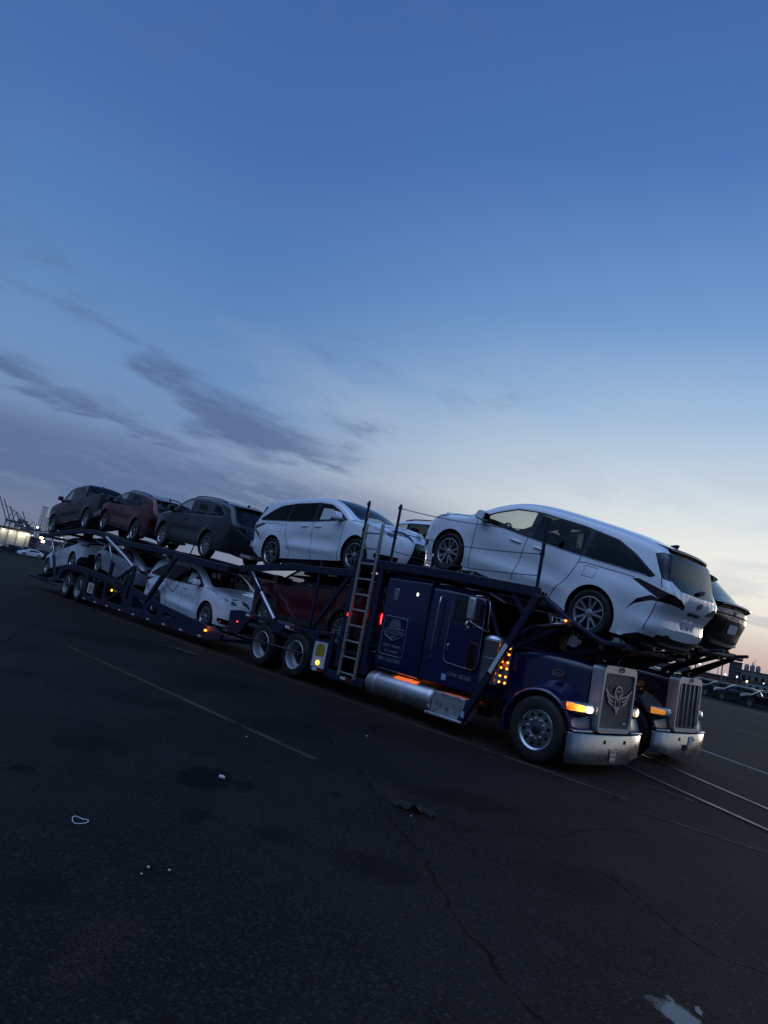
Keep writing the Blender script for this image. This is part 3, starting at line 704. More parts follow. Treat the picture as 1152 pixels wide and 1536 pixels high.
# ---- suv family
def suv_feat(X, Z):
    f = .03*np.exp(-((X+1.5)/.6)**2)*np.exp(-((Z-.95)/.13)**2)+.018*np.exp(-((X-1.5)/.6)**2)*np.exp(-((Z-.93)/.12)**2)
    f += -.020*np.exp(-((Z-.62)/.15)**2)*np.clip((1.1-X)/.4, 0, 1)*np.clip((X+1.1)/.4, 0, 1)
    return f
def tail_badges(letter, u_badge, u_plate, u_text, u_wiper):
    def ex_(root, cs, paint):
        a, n = cs.u_pt(u_badge, 0, .012); ez = Vector((-n.z, 0, n.x)); ez = ez if ez.z > 0 else -ez; em = MB()
        for ra, rb, dz in ((.07, .046, 0), (.024, .04, .01), (.046, .02, .028)):
            em.tube([a+Vector((0, -ra*cos(t), 0))+ez*(rb*sin(t)+dz) for t in np.linspace(0, 2*pi, 21)], .006, 5, caps=False)
        em.build('badge', CHROME, root)
        a, n = cs.u_pt(u_plate, 0, .008)
        MB().prism(rounded([(-.2, -.08), (.2, -.08), (.2, .08), (-.2, .08)], .015), a, (0, -1, 0), (0, 0, 1), (-1, 0, 0), .006).build('license_plate', PLATE, root)
        if letter:
            a, n = cs.u_pt(u_text, 0, .012); ez = Vector((-n.z, 0, n.x)); ez = ez if ez.z > 0 else -ez
            text_mesh('model_lettering', letter, .075, CHROME, root, frame(a, (0, -1, 0), ez), .004)
        if u_wiper:
            a, n = cs.u_pt(u_wiper, .02, .03); b, _ = cs.u_pt(u_wiper-.35, -.40, .03)
            MB().tube([a, b], [.02, .01], 6).build('rear_wiper', PLA, root)
        vs = []
        for v in np.linspace(-.92, .92, 13):
            p, _ = cs.u_pt(cs.sp['spoil'][0], v, .004); q, _ = cs.u_pt(cs.sp['spoil'][1], v, .03); c = q+Vector((-.11*(1-abs(v)**4)-.02, 0, -.02)); d = q+Vector((-.01, 0, -.05)); vs += [p, q+Vector((-.03, 0, .004)), c, d]
        MB().add(vs, [(4*i+j, 4*i+j+1, 4*i+j+5, 4*i+j+4) for i in range(12) for j in range(3)]).build('roof_spoiler', paint, root, smooth=True)
    return ex_
CLAD = mat('grey_cladding', (.022, .023, .025), .6)
def arch_poly(ax, Rt, r0, r1):
    return [(ax+r1*cos(t), Rt+r1*sin(t)) for t in np.linspace(-.5, pi+.5, 22)]+[(ax+r0*cos(t), Rt+r0*sin(t)) for t in np.linspace(pi+.5, -.5, 22)]
def suv_spec(kx=1.0, kz=1.0, rim='multi', wide=.965, dlo='highlander', clad=True, letter='HIGHLANDER'):
    S = lambda pts: [(p[0]*kx, p[1]*kz)+tuple(p[2:]) for p in pts]
    Rt = .365; ax = (1.425*kx, -1.425*kx); Ra = .425
    sil = S([(2.26,.26,.28,.10),(2.35,.44,.32,.13),(2.36,.70,.32,.14),(2.31,.90,.28,.13),(2.16,1.02,.22,.10),(1.75,1.09,.14,.06),(1.34,1.14,.10,.05),(1.16,1.215,.08,.07),(.78,1.45,.07,.08),(.42,1.61,.07,.07),(-.05,1.675,.08,.05),(-.9,1.67,.08,.05),(-1.6,1.62,.09,.05),(-2.12,1.54,.09,.05),(-2.24,1.46,.09,.06),(-2.45,1.17,.12,.08),(-2.53,1.03,.15,.09),(-2.56,.86,.2,.12),(-2.53,.62,.24,.12),(-2.50,.46,.26,.12),(-2.38,.27,.24,.10)])
    zb = .27
    side = []
    if clad:
        side += [('cladding', [(1.2*kx, .15), (1.2*kx, .40), (-1.2*kx, .40), (-1.2*kx, .15)], CLAD)]
        side += [('cladding', arch_poly(a, Rt, .3, .485), CLAD) for a in ax]
        side += [('cladding', S([(-1.9,.2),(-1.85,.50),(-2.2,.56),(-2.7,.60),(-2.7,.2)]), CLAD), ('cladding', S([(1.9,.2),(1.88,.44),(2.5,.42),(2.5,.2)]), CLAD)]
    if dlo == 'highlander':
        side += [('window_trim', rounded(S([(1.10,1.125),(.76,1.365),(.42,1.535),(-.05,1.60),(-.9,1.595),(-1.55,1.54),(-2.02,1.31),(-1.95,1.19),(-1.2,1.155),(0,1.115)]), .05), CHROME),
          ('window_pillar', rounded(S([(1.07,1.135),(.75,1.355),(.42,1.52),(-.05,1.585),(-.9,1.58),(-1.54,1.525),(-1.99,1.305),(-1.93,1.205),(-1.2,1.17),(0,1.13)]), .05), GLO),
          ('door_window', rounded(S([(1.0,1.14),(.74,1.335),(.42,1.50),(.06,1.56),(.02,1.14)]), .03), GL_CLEAR),
          ('rear_door_window', rounded(S([(-.07,1.14),(-.06,1.568),(-.9,1.563),(-.98,1.175)]), .03), GL_DARK),
          ('quarter_window', rounded(S([(-1.06,1.185),(-1.0,1.558),(-1.53,1.51),(-1.96,1.30),(-1.91,1.215)]), .03), GL_DARK)]
    else:
        side += [('window_trim', rounded(S([(1.10,1.125),(.76,1.365),(.42,1.535),(-.05,1.60),(-.9,1.59),(-1.35,1.53),(-1.95,1.36),(-1.98,1.30),(-1.35,1.20),(0,1.115)]), .05), GLO),
          ('door_window', rounded(S([(1.02,1.14),(.74,1.345),(.42,1.51),(.06,1.57),(.02,1.14)]), .03), GL_CLEAR),
          ('rear_door_window', rounded(S([(-.06,1.14),(-.05,1.575),(-.85,1.57),(-.95,1.19)]), .03), GL_DARK),
          ('quarter_window', rounded(S([(-1.02,1.20),(-.93,1.56),(-1.33,1.51),(-1.62,1.42),(-1.40,1.24)]), .03), GL_DARK)]
    side += [('tail_light', S([(-1.95,1.00),(-2.1,1.06),(-2.8,1.03),(-2.8,.90),(-2.4,.90)]), TAIL),
      ('headlight', S([(1.80,1.0),(2.05,1.0),(2.5,.90),(2.5,.78),(2.25,.82),(2.0,.90)]), HEADL),
      seam(S([(1.12,1.12),(1.08,.85),(1.02,.55),(1.0,.30)])), seam(S([(-.02,1.12),(-.0,.7),(.0,.30)])), seam(S([(-1.0,1.16),(-1.04,.98),(-.98,.76),(-.88,.55),(-.85,.3)])), seam(S([(-2.36,.9),(-2.34,.6)]), .012)]
    return dict(wb=2.85*kx, axles=ax, Rt=Rt, Ra=Ra, rr=.25, zb=zb, tumble=.30, rim=rim, sil=sil, flare=.030,
      W=[(x*kx, w*wide/.965) for x, w in [(-2.6,.90),(-2.1,.95),(-1.2,.965),(0,.955),(1.2,.965),(1.8,.95),(2.1,.91),(2.4,.83)]],
      prof=[(.15,-.06),(.32,-.03),(.5,-.008),(.8,0),(1.02,-.01),(1.2,-.03),(2,-.03)], belt=S([(-2.6,1.2),(0,1.11),(1.3,1.09),(2.5,1.0)]), feat=suv_feat,
      cab=(-1.9*kx, 1.2*kx), seats=(.25, -.72), mirror=(.98*kx, 1.13*kz), handles=((.16*kx, .985*kz), (-.80*kx, 1.01*kz)), fin=-1.8*kx, rails=(.30*kx, -1.65*kx), spoil=(12.4, 13.4), chrome_handle=False,
      side=side,
      strip=[('grille', [(.3,-.5),(2.9,-.62),(3.2,-.3),(3.2,.3),(2.9,.62),(.3,.5)], GLO),
        ('headlight', [(3.9,1.),(3.75,.72),(3.3,.55),(2.95,.60),(3.05,1.)], HEADL), ('headlight', [(3.9,-1.),(3.75,-.72),(3.3,-.55),(2.95,-.60),(3.05,-1.)], HEADL),
        ('windshield', [(6.2,-.93),(9.2,-.93),(9.35,-.5),(9.35,.5),(9.2,.93),(6.2,.93),(6.05,.4),(6.05,-.4)], GL_WS),
        ('rear_window', [(13.3,-.97),(15.3,-.92),(15.8,-.75),(15.85,0),(15.8,.75),(15.3,.92),(13.3,.97)], GL_DARK),
        ('tail_light', [(16.05,1.),(16.2,.62),(16.75,.55),(17.0,.7),(16.95,1.)], TAIL), ('tail_light', [(16.05,-1.),(16.2,-.62),(16.75,-.55),(17.0,-.7),(16.95,-1.)], TAIL),
        ('bumper_trim', [(18.3,-1),(18.6,-.8),(18.6,.8),(18.3,1),(20,1),(20,-1)], CLAD if clad else PLA),
        ('skid_plate', [(19.3,-.55),(19.7,-.55),(19.7,.55),(19.3,.55)], RIM)],
      extra=tail_badges(letter, 16.35, 17.7, 17.0, 15.7))
# ---- coupe-roofed dark suv (seen from behind)
def lexus_spec():
    s = suv_spec(1.0, .99, 'multi', .97, 'x', False, None)
    s['sil'] = [(2.26,.26,.28,.10),(2.35,.44,.32,.13),(2.36,.70,.32,.14),(2.31,.90,.28,.13),(2.16,1.00,.22,.10),(1.75,1.06,.14,.06),(1.34,1.12,.10,.05),(1.16,1.20,.08,.07),(.78,1.43,.07,.08),(.42,1.58,.07,.07),(-.05,1.635,.08,.05),(-.8,1.63,.08,.05),(-1.35,1.58,.09,.05),(-1.70,1.51,.09,.05),(-1.82,1.46,.08,.06),(-2.30,1.19,.09,.05),(-2.48,1.10,.10,.06),(-2.57,.92,.13,.07),(-2.55,.64,.15,.08),(-2.54,.46,.17,.08),(-2.42,.27,.17,.07)]
    base = tail_badges(None, 16.6, 17.6, 17.0, None)
    def ex_(root, cs, paint):
        base(root, cs, paint)
        a, n = cs.u_pt(16.95, 0, .012); ez = Vector((-n.z, 0, n.x)); ez = ez if ez.z > 0 else -ez
        text_mesh('model_lettering', 'L E X U S', .085, CHROME, root, frame(a, (0, -1, 0), ez), .004)
        vs = []
        for v in np.linspace(-.9, .9, 13):
            p, _ = cs.u_pt(15.7, v, .0); q, _ = cs.u_pt(16.1, v, .06); vs += [p, q+Vector((-.05, 0, .03)), q+Vector((-.04, 0, -.02)), cs.u_pt(16.3, v, 0)[0]]
        MB().add(vs, [(4*i+j, 4*i+j+1, 4*i+j+5, 4*i+j+4) for i in range(12) for j in range(3)]).build('tailgate_spoiler', GLO, root, smooth=True)
        MB().tube([cs.u_pt(16.75, v, .008)[0] for v in np.linspace(-.96, .96, 15)], .012, 5).build('tail_light_bar', TAIL, root)
        MB().tube([cs.u_pt(19.0, v, .010)[0] for v in np.linspace(-.85, .85, 15)], .028, 5).build('bumper_strip', CHROME, root)
    s['extra'] = ex_; s.pop('rails'); s['fin'] = -1.2
    s['strip'] = [r for r in s['strip'] if r[0] not in ('skid_plate', 'tail_light')]+[('plate_recess', rounded([(17.1,-.38),(17.1,.38),(18.2,.46),(18.2,-.46)], .05), PLA)]
    return s
# ---- low fastback and saloon
def low_feat(X, Z):
    return .03*np.exp(-((X+1.4)/.55)**2)*np.exp(-((Z-.80)/.12)**2)+.02*np.exp(-((X-1.4)/.55)**2)*np.exp(-((Z-.74)/.12)**2)-.016*np.exp(-((Z-.52)/.12)**2)*np.clip((1.0-X)/.4, 0, 1)*np.clip((X+1.0)/.4, 0, 1)
def fast_spec(saloon=False):
    sil = [(2.14,.18,.26,.10),(2.22,.34,.30,.14),(2.22,.52,.32,.15),(2.14,.68,.26,.13),(1.90,.80,.18,.08),(1.55,.89,.12,.06),(1.25,.97,.09,.06),(.95,1.11,.08,.08),(.45,1.30,.07,.07),(.10,1.385,.08,.06),(-.3,1.395,.09,.05),(-.8,1.35,.09,.05),(-1.35,1.24,.09,.05),(-1.75,1.13,.09,.06),(-2.05,1.04,.10,.06),(-2.20,.98,.12,.08),(-2.30,.86,.18,.12),(-2.30,.66,.22,.14),(-2.26,.46,.24,.14),(-2.14,.22,.22,.10)]
    return dict(wb=2.75, axles=(1.375, -1.375), Rt=.335, Ra=.385, rr=.24, zb=.19, tumble=.42, rim='seven', sil=sil,
      W=[(-2.35,.82),(-1.9,.875),(-1.2,.90),(0,.89),(1.2,.90),(1.7,.87),(2.0,.82),(2.25,.74)],
      prof=[(.1,-.06),(.28,-.03),(.45,-.006),(.7,0),(.88,-.012),(1.0,-.03),(2,-.03)], belt=[(-2.4,.98),(-1.2,.97),(0,.92),(1.3,.88),(2.2,.8)], feat=low_feat,
      cab=(-1.5, 1.0), seats=(), floor=.35, mirror=(.72, .93), handles=((.05, .80), (-.85, .84)), fin=-1.25,
      side=[('window_trim', rounded([(1.12,.935),(.48,1.225),(.10,1.315),(-.3,1.33),(-.8,1.285),(-1.25,1.18),(-1.55,1.03),(-1.4,.985),(0,.935)], .04), GLO),
        ('door_window', rounded([(.98,.955),(.47,1.20),(.10,1.29),(-.16,1.305),(-.16,.955)], .03), GL_CLEAR), ('rear_door_window', rounded([(-.24,.957),(-.24,1.307),(-.8,1.262),(-1.22,1.15),(-1.40,1.02),(-1.3,.99)], .03), GL_DARK),
        ('tail_light', [(-1.85,.90),(-2.0,.94),(-2.4,.90),(-2.4,.80),(-2.15,.83)], TAIL), ('headlight', [(1.65,.80),(1.95,.76),(2.3,.66),(2.3,.58),(2.0,.66)], HEADL),
        ('bumper_trim', [(-1.75,.15),(-1.85,.36),(-2.1,.44),(-2.4,.44),(-2.4,.1)], PLA), ('sill_trim', [(1.0,.1),(1.0,.25),(-1.0,.25),(-1.0,.1)], PLA),
        seam([(1.0,.93),(.95,.7),(.93,.45),(.92,.22)]), seam([(-.20,.94),(-.18,.6),(-.16,.25)]), seam([(-1.15,.99),(-1.1,.82),(-.98,.62),(-.9,.45),(-.88,.25)])],
      strip=[('grille', [(.3,-.6),(1.4,-.72),(1.4,.72),(.3,.6)], GLO), ('headlight', [(3.9,1.),(3.3,.62),(2.8,.55),(2.9,1.)], HEADL), ('headlight', [(3.9,-1.),(3.3,-.62),(2.8,-.55),(2.9,-1.)], HEADL),
        ('windshield', [(6.2,-.92),(8.9,-.92),(9.0,0),(8.9,.92),(6.2,.92),(6.0,0)], GL_WS), ('roof_panel', [(9.2,-.85),(11.2,-.85),(11.2,.85),(9.2,.85)], GLO),
        ('rear_window', [(11.5,-.9),(14.2,-.88),(14.4,0),(14.2,.88),(11.5,.9)], GL_DARK), ('tail_light', [(15.2,-1),(15.2,1),(15.75,1),(15.75,-1)], TAIL),
        ('bumper_trim', [(17.6,-1),(17.4,-.7),(17.4,.7),(17.6,1),(19,1),(19,-1)], PLA)],
      extra=lambda root, cs, paint: MB().prism(rounded([(-.2,-.08),(.2,-.08),(.2,.08),(-.2,.08)], .015), cs.u_pt(16.6, 0, .008)[0], (0,-1,0), (0,0,1), (-1,0,0), .006).build('license_plate', PLATE, root))
# ---- crew-cab pickup
def pick_feat(X, Z):
    f = 0
    for ax in (1.85, -1.85): f = f+.045*np.clip(1-(np.hypot(X-ax, (Z-.41)*1.0)-.45)/.16, 0, 1)*(np.hypot(X-ax, Z-.41) > .40)*np.clip((1.05-Z)/.05, 0, 1)
    return f-.014*np.exp(-((Z-.70)/.12)**2)*np.clip((1.2-X)/.3, 0, 1)*np.clip((X+1.2)/.3, 0, 1)
def pick_extra(root, cs, paint):
    for sgn in (1, -1):
        MB().tube([(1.15, sgn*.98, .42), (-1.15, sgn*.98, .42)], .05, 8).build('running_board', GLO, root, smooth=True)
    MB().prism(rounded([(-.16,-.08),(.16,-.08),(.16,.08),(-.16,.08)], .015), cs.u_pt(15.0, 0, .01)[0], (0,-1,0), (0,0,1), (-1,0,0), .006).build('license_plate', PLATE, root)
PICK = dict(wb=3.70, axles=(1.85, -1.85), Rt=.41, Ra=.485, rr=.25, zb=.42, tumble=.26, rim='six', flare=.0,
    sil=[(2.62,.36,.22,.08),(2.74,.52,.24,.10),(2.76,.80,.20,.10),(2.74,1.10,.16,.10),(2.62,1.26,.14,.08),(2.1,1.33,.10,.05),(1.50,1.36,.08,.05),(1.30,1.42,.07,.07),(.92,1.70,.07,.08),(.65,1.86,.07,.07),(.25,1.92,.08,.05),(-.6,1.915,.08,.05),(-.95,1.88,.07,.05),(-1.08,1.72,.06,.03),(-1.17,1.36,.05,.02),(-1.28,1.33,.04,.0),(-2.95,1.36,.05,.0),(-3.0,1.28,.05,.03),(-3.0,.75,.10,.04),(-3.04,.70,.12,.05),(-3.04,.48,.12,.05)],
    W=[(-3.1,.97),(-2.4,.985),(0,.985),(1.6,.985),(2.2,.97),(2.5,.95),(2.8,.90)], prof=[(.3,-.05),(.5,-.02),(.8,0),(1.15,0),(1.32,-.015),(2,-.02)], belt=[(-3.1,1.36),(0,1.32),(3,1.3)], feat=pick_feat,
    cab=(-.95, 1.3), seats=(.3, -.6), mirror=(1.08, 1.36), handles=((.22, 1.17), (-.82, 1.17)), fin=-.7, mirror_paint=False,
    side=[('window_trim', rounded([(1.20,1.355),(.90,1.60),(.62,1.77),(.25,1.83),(-.6,1.83),(-.90,1.78),(-1.0,1.38),(0,1.345)], .04), GLO),
      ('door_window', rounded([(1.10,1.375),(.88,1.575),(.62,1.735),(.27,1.80),(.20,1.37)], .03), GL_CLEAR), ('rear_door_window', rounded([(.12,1.37),(.16,1.80),(-.6,1.80),(-.84,1.74),(-.92,1.40)], .03), GL_DARK),
      ('sill_trim', [(1.4,.3),(1.4,.50),(-1.4,.50),(-1.4,.3)], PLA), ('bumper_trim', [(-2.6,.3),(-2.6,.62),(-3.2,.72),(-3.2,.3)], CHROME),
      ('headlight', [(2.45,1.2),(2.9,1.14),(2.9,.95),(2.5,1.02)], HEADL), ('tail_light', [(-2.9,1.26),(-3.1,1.26),(-3.1,.92),(-2.9,.92)], TAIL),
      seam([(1.30,1.36),(1.28,.9),(1.26,.48)]), seam([(.16,1.35),(.16,.9),(.16,.48)]), seam([(-.98,1.38),(-1.02,.9),(-1.04,.48)]), seam([(-1.2,1.34),(-1.2,.9),(-1.2,.48)], .03)],
    strip=[('grille', [(.5,-.72),(3.1,-.72),(3.1,.72),(.5,.72)], GLO), ('headlight', [(2.6,1),(3.6,1),(3.5,.75),(2.6,.75)], HEADL), ('headlight', [(2.6,-1),(3.6,-1),(3.5,-.75),(2.6,-.75)], HEADL),
      ('windshield', [(7.1,-.93),(8.95,-.93),(9.0,0),(8.95,.93),(7.1,.93),(6.95,0)], GL_WS), ('rear_window', [(13.0,-.85),(13.8,-.88),(13.8,.88),(13.0,.85)], GL_DARK), ('bed_cover', [(15.1,-.9),(15.95,-.9),(15.95,.9),(15.1,.9)], PLA),
      ('bumper_trim', [(18.2,-1),(18.2,1),(20,1),(20,-1)], CHROME)], extra=pick_extra)
# ------------------------------------------------------------------ trucks
def loft(mb, secs, close=False, cap=True):
    """secs: list of equal-length point loops/lines"""
    k = len(mb.v); n = len(secs[0])
    for s in secs: mb.v += [tuple(p) for p in s]
    for i in range(len(secs)-1):
        for j in range(n if close else n-1):
            a = k+i*n+j; b = k+i*n+(j+1) % n; mb.f.append((a, b, b+n, a+n))
    if cap and close:
        mb.f.append(tuple(k+j for j in range(n))); mb.f.append(tuple(k+(len(secs)-1)*n+j for j in reversed(range(n))))
    return mb
def holed_plate(outer, holes, y, t, step=.35):
    """flat plate in the x/z plane with cut-outs and real thickness"""
    V, T, lab = cdt_regions(outer, [('h', h) for h in holes], [], step)
    mb = MB(); T = T[lab == 0]; n = len(V)
    mb.v = [(p[0], y, p[1]) for p in V]+[(p[0], y+t, p[1]) for p in V]
    cnt = {}
    for tr in T:
        a, b, c = (int(i) for i in tr); mb.f.append((a, b, c)); mb.f.append((c+n, b+n, a+n))
        for e_ in ((a, b), (b, c), (c, a)): cnt[tuple(sorted(e_))] = cnt.get(tuple(sorted(e_)), 0)+1
    for (a, b), c in cnt.items():
        if c == 1: mb.f.append((a, b, b+n, a+n))
    return mb
def polybeam(pts, y, w, h):
    """bar of section w x h following (x,z) points at side position y, one clean body"""
    P = [Vector((p[0], p[1])) for p in pts]; secs = []
    for i, p in enumerate(P):
        d = (P[min(i+1, len(P)-1)]-P[max(i-1, 0)]).normalized(); n = Vector((-d.y, d.x)); n = n if n.y > 0 else -n
        a, b = p+n*h/2, p-n*h/2
        secs.append([(a.x, y-w/2, a.y), (a.x, y+w/2, a.y), (b.x, y+w/2, b.y), (b.x, y-w/2, b.y)])
    return loft(MB(), secs, close=True)
def truck_wheel(parent, x, y, z, outer, kind, name='wheel'):
    """outer=-1 right side, +1 left"""
    Rt = .48
    def tyre(w):
        t = MB(); h = w/2
        t.lathe([(.292, -h+.02), (.31, -h), (Rt-.07, -h-.012), (Rt-.02, -h+.012), (Rt-.004, -h+.045)]+
                [q for k in range(4) for q in ((Rt, -h+.06+k*(w-.12)/4), (Rt, -h+.06+(k+.78)*(w-.12)/4), (Rt-.012, -h+.06+(k+.80)*(w-.12)/4), (Rt-.012, -h+.06+(k+.98)*(w-.12)/4))]+
                [(Rt-.004, h-.045), (Rt-.07, h), (.292, h-.02)], 48)
        return t
    key = ('truck', kind)
    if key not in RIMS:
        if kind == 'steer':
            w = .27; tm = tyre(w).build('wheel', RUB, smooth='auto'); r = MB(); y0 = -w/2+.015
            # disc with ten hand holes
            outer_c = [(.262*cos(t), .262*sin(t)) for t in np.linspace(0, 2*pi, 48, endpoint=False)]
            holes = [[(.212*cos(a)+.026*cos(t), .212*sin(a)+.026*sin(t)) for t in np.linspace(0, 2*pi, 12, endpoint=False)] for a in [2*pi*i/10+.15 for i in range(10)]]
            hb = [(.075*cos(t), .075*sin(t)) for t in np.linspace(0, 2*pi, 24, endpoint=False)]
            pl = holed_plate(outer_c, holes+[hb], y0+.012, .02, .06); r.add(pl.v, pl.f)
            r.lathe([(.29, y0+.02), (.302, y0-.006), (.296, y0-.014), (.272, y0-.004), (.262, y0+.014), (.25, y0+.12)], 48)
            rm = r.build('rim', CHROME, tm, smooth='auto')
            n = MB()
            for i in range(10):
                a = 2*pi*i/10+.15+.31; c, s_ = .142*cos(a), .142*sin(a)
                n.tube([(c, y0+.02, s_), (c, y0-.012, s_), (c, y0-.035, s_)], [.022, .019, .012], 8)
            n.lathe([(.172, y0+.012), (.172, y0+.004), (.110, y0+.002), (.108, y0+.012)], 32)
            n.build('wheel_nut', CHROME, rm, smooth='auto')
            h = MB(); h.lathe([(.012, y0-.012), (.06, y0-.012), (.076, y0+.0), (.08, y0+.10)], 24); h.lathe([(.05, y0+.06), (.27, y0+.06)], 24); h.build('hub', DSTEEL, rm, smooth='auto')
        else:
            w = .255; t = tyre(w); t2 = tyre(w); t.add([(a, b+.30, c) for a, b, c in t2.v], t2.f); tm = t.build('wheel', RUB, smooth='auto'); y0 = -w/2
            r = MB(); r.lathe([(.292, y0+.03), (.304, y0), (.296, y0-.010), (.272, y0+.004), (.262, y0+.05), (.252, y0+.13), (.205, y0+.165), (.19, y0+.175)], 48)
            rm = r.build('rim', HUBW, tm, smooth='auto')
            d = MB(); d.lathe([(.012, y0+.03), (.055, y0+.03), (.075, y0+.06), (.08, y0+.165), (.195, y0+.176)], 32)
            for i in range(10):
                a = 2*pi*i/10; d.tube([(.142*cos(a), y0+.175, .142*sin(a)), (.142*cos(a), y0+.13, .142*sin(a))], .016, 6)
            d.build('hub', DSTEEL, rm, smooth='auto')
        for o in [tm]+list(tm.children_recursive): COL.objects.unlink(o)
        RIMS[key] = tm
    c = put_tree(RIMS[key], parent, (x, y, z), (0, 0, 0 if outer < 0 else pi)); c.name = name
    return c
def rrect(w, h, r, cx=0, cy=0, n=5):
    return rounded([(cx-w/2, cy-h/2), (cx+w/2, cy-h/2), (cx+w/2, cy+h/2), (cx-w/2, cy+h/2)], r, n)
def lamp(name, pts_box, m, parent):
    b = MB().box(*pts_box); return b.build(name, m, parent, bevel=.008)
MESH = bpy.data.materials.new('grille_mesh'); MESH.use_nodes = True
def _mesh_mat():
    nt = MESH.node_tree; b = nt.nodes['Principled BSDF']; g = NG(nt); tc = g.n('ShaderNodeTexCoord').outputs['Object']; sp = g.n('ShaderNodeSeparateXYZ'); g.put(sp.inputs[0], tc)
    a = g.math('SINE', g.math('MULTIPLY', sp.outputs[1], 2*pi/.022)); c = g.math('SINE', g.math('MULTIPLY', sp.outputs[2], 2*pi/.016))
    h = g.smooth(g.math('MAXIMUM', a, c), .25, .75)
    g.put(b.inputs['Base Color'], g.mix(h, (.012, .013, .015, 1), (.20, .21, .22, 1))); b.inputs['Metallic'].default_value = .5; b.inputs['Roughness'].default_value = .5
    bn = g.n('ShaderNodeBump'); bn.inputs['Strength'].default_value = .6; bn.inputs['Distance'].default_value = .01; g.put(bn.inputs['Height'], h); g.put(b.inputs['Normal'], bn.outputs[0])
_mesh_mat()
PERF = bpy.data.materials.new('perforated_steel'); PERF.use_nodes = True
def _perf():
    nt = PERF.node_tree; nt.nodes.clear(); g = NG(nt); tc = g.n('ShaderNodeTexCoord').outputs['Object']; sp = g.n('ShaderNodeSeparateXYZ'); g.put(sp.inputs[0], tc)
    a = g.math('SINE', g.math('MULTIPLY', sp.outputs[0], 2*pi/.09)); c = g.math('SINE', g.math('MULTIPLY', sp.outputs[1], 2*pi/.09))
    hole = g.math('GREATER_THAN', g.math('MULTIPLY', a, c), .35)
    p = g.n('ShaderNodeBsdfPrincipled'); p.inputs['Base Color'].default_value = (.014, .017, .04, 1); p.inputs['Roughness'].default_value = .6
    t = g.n('ShaderNodeBsdfTransparent'); m = g.n('ShaderNodeMixShader'); g.put(m.inputs[0], hole); nt.links.new(p.outputs[0], m.inputs[1]); nt.links.new(t.outputs[0], m.inputs[2])
    o = g.n('ShaderNodeOutputMaterial'); nt.links.new(m.outputs[0], o.inputs[0])
_perf()
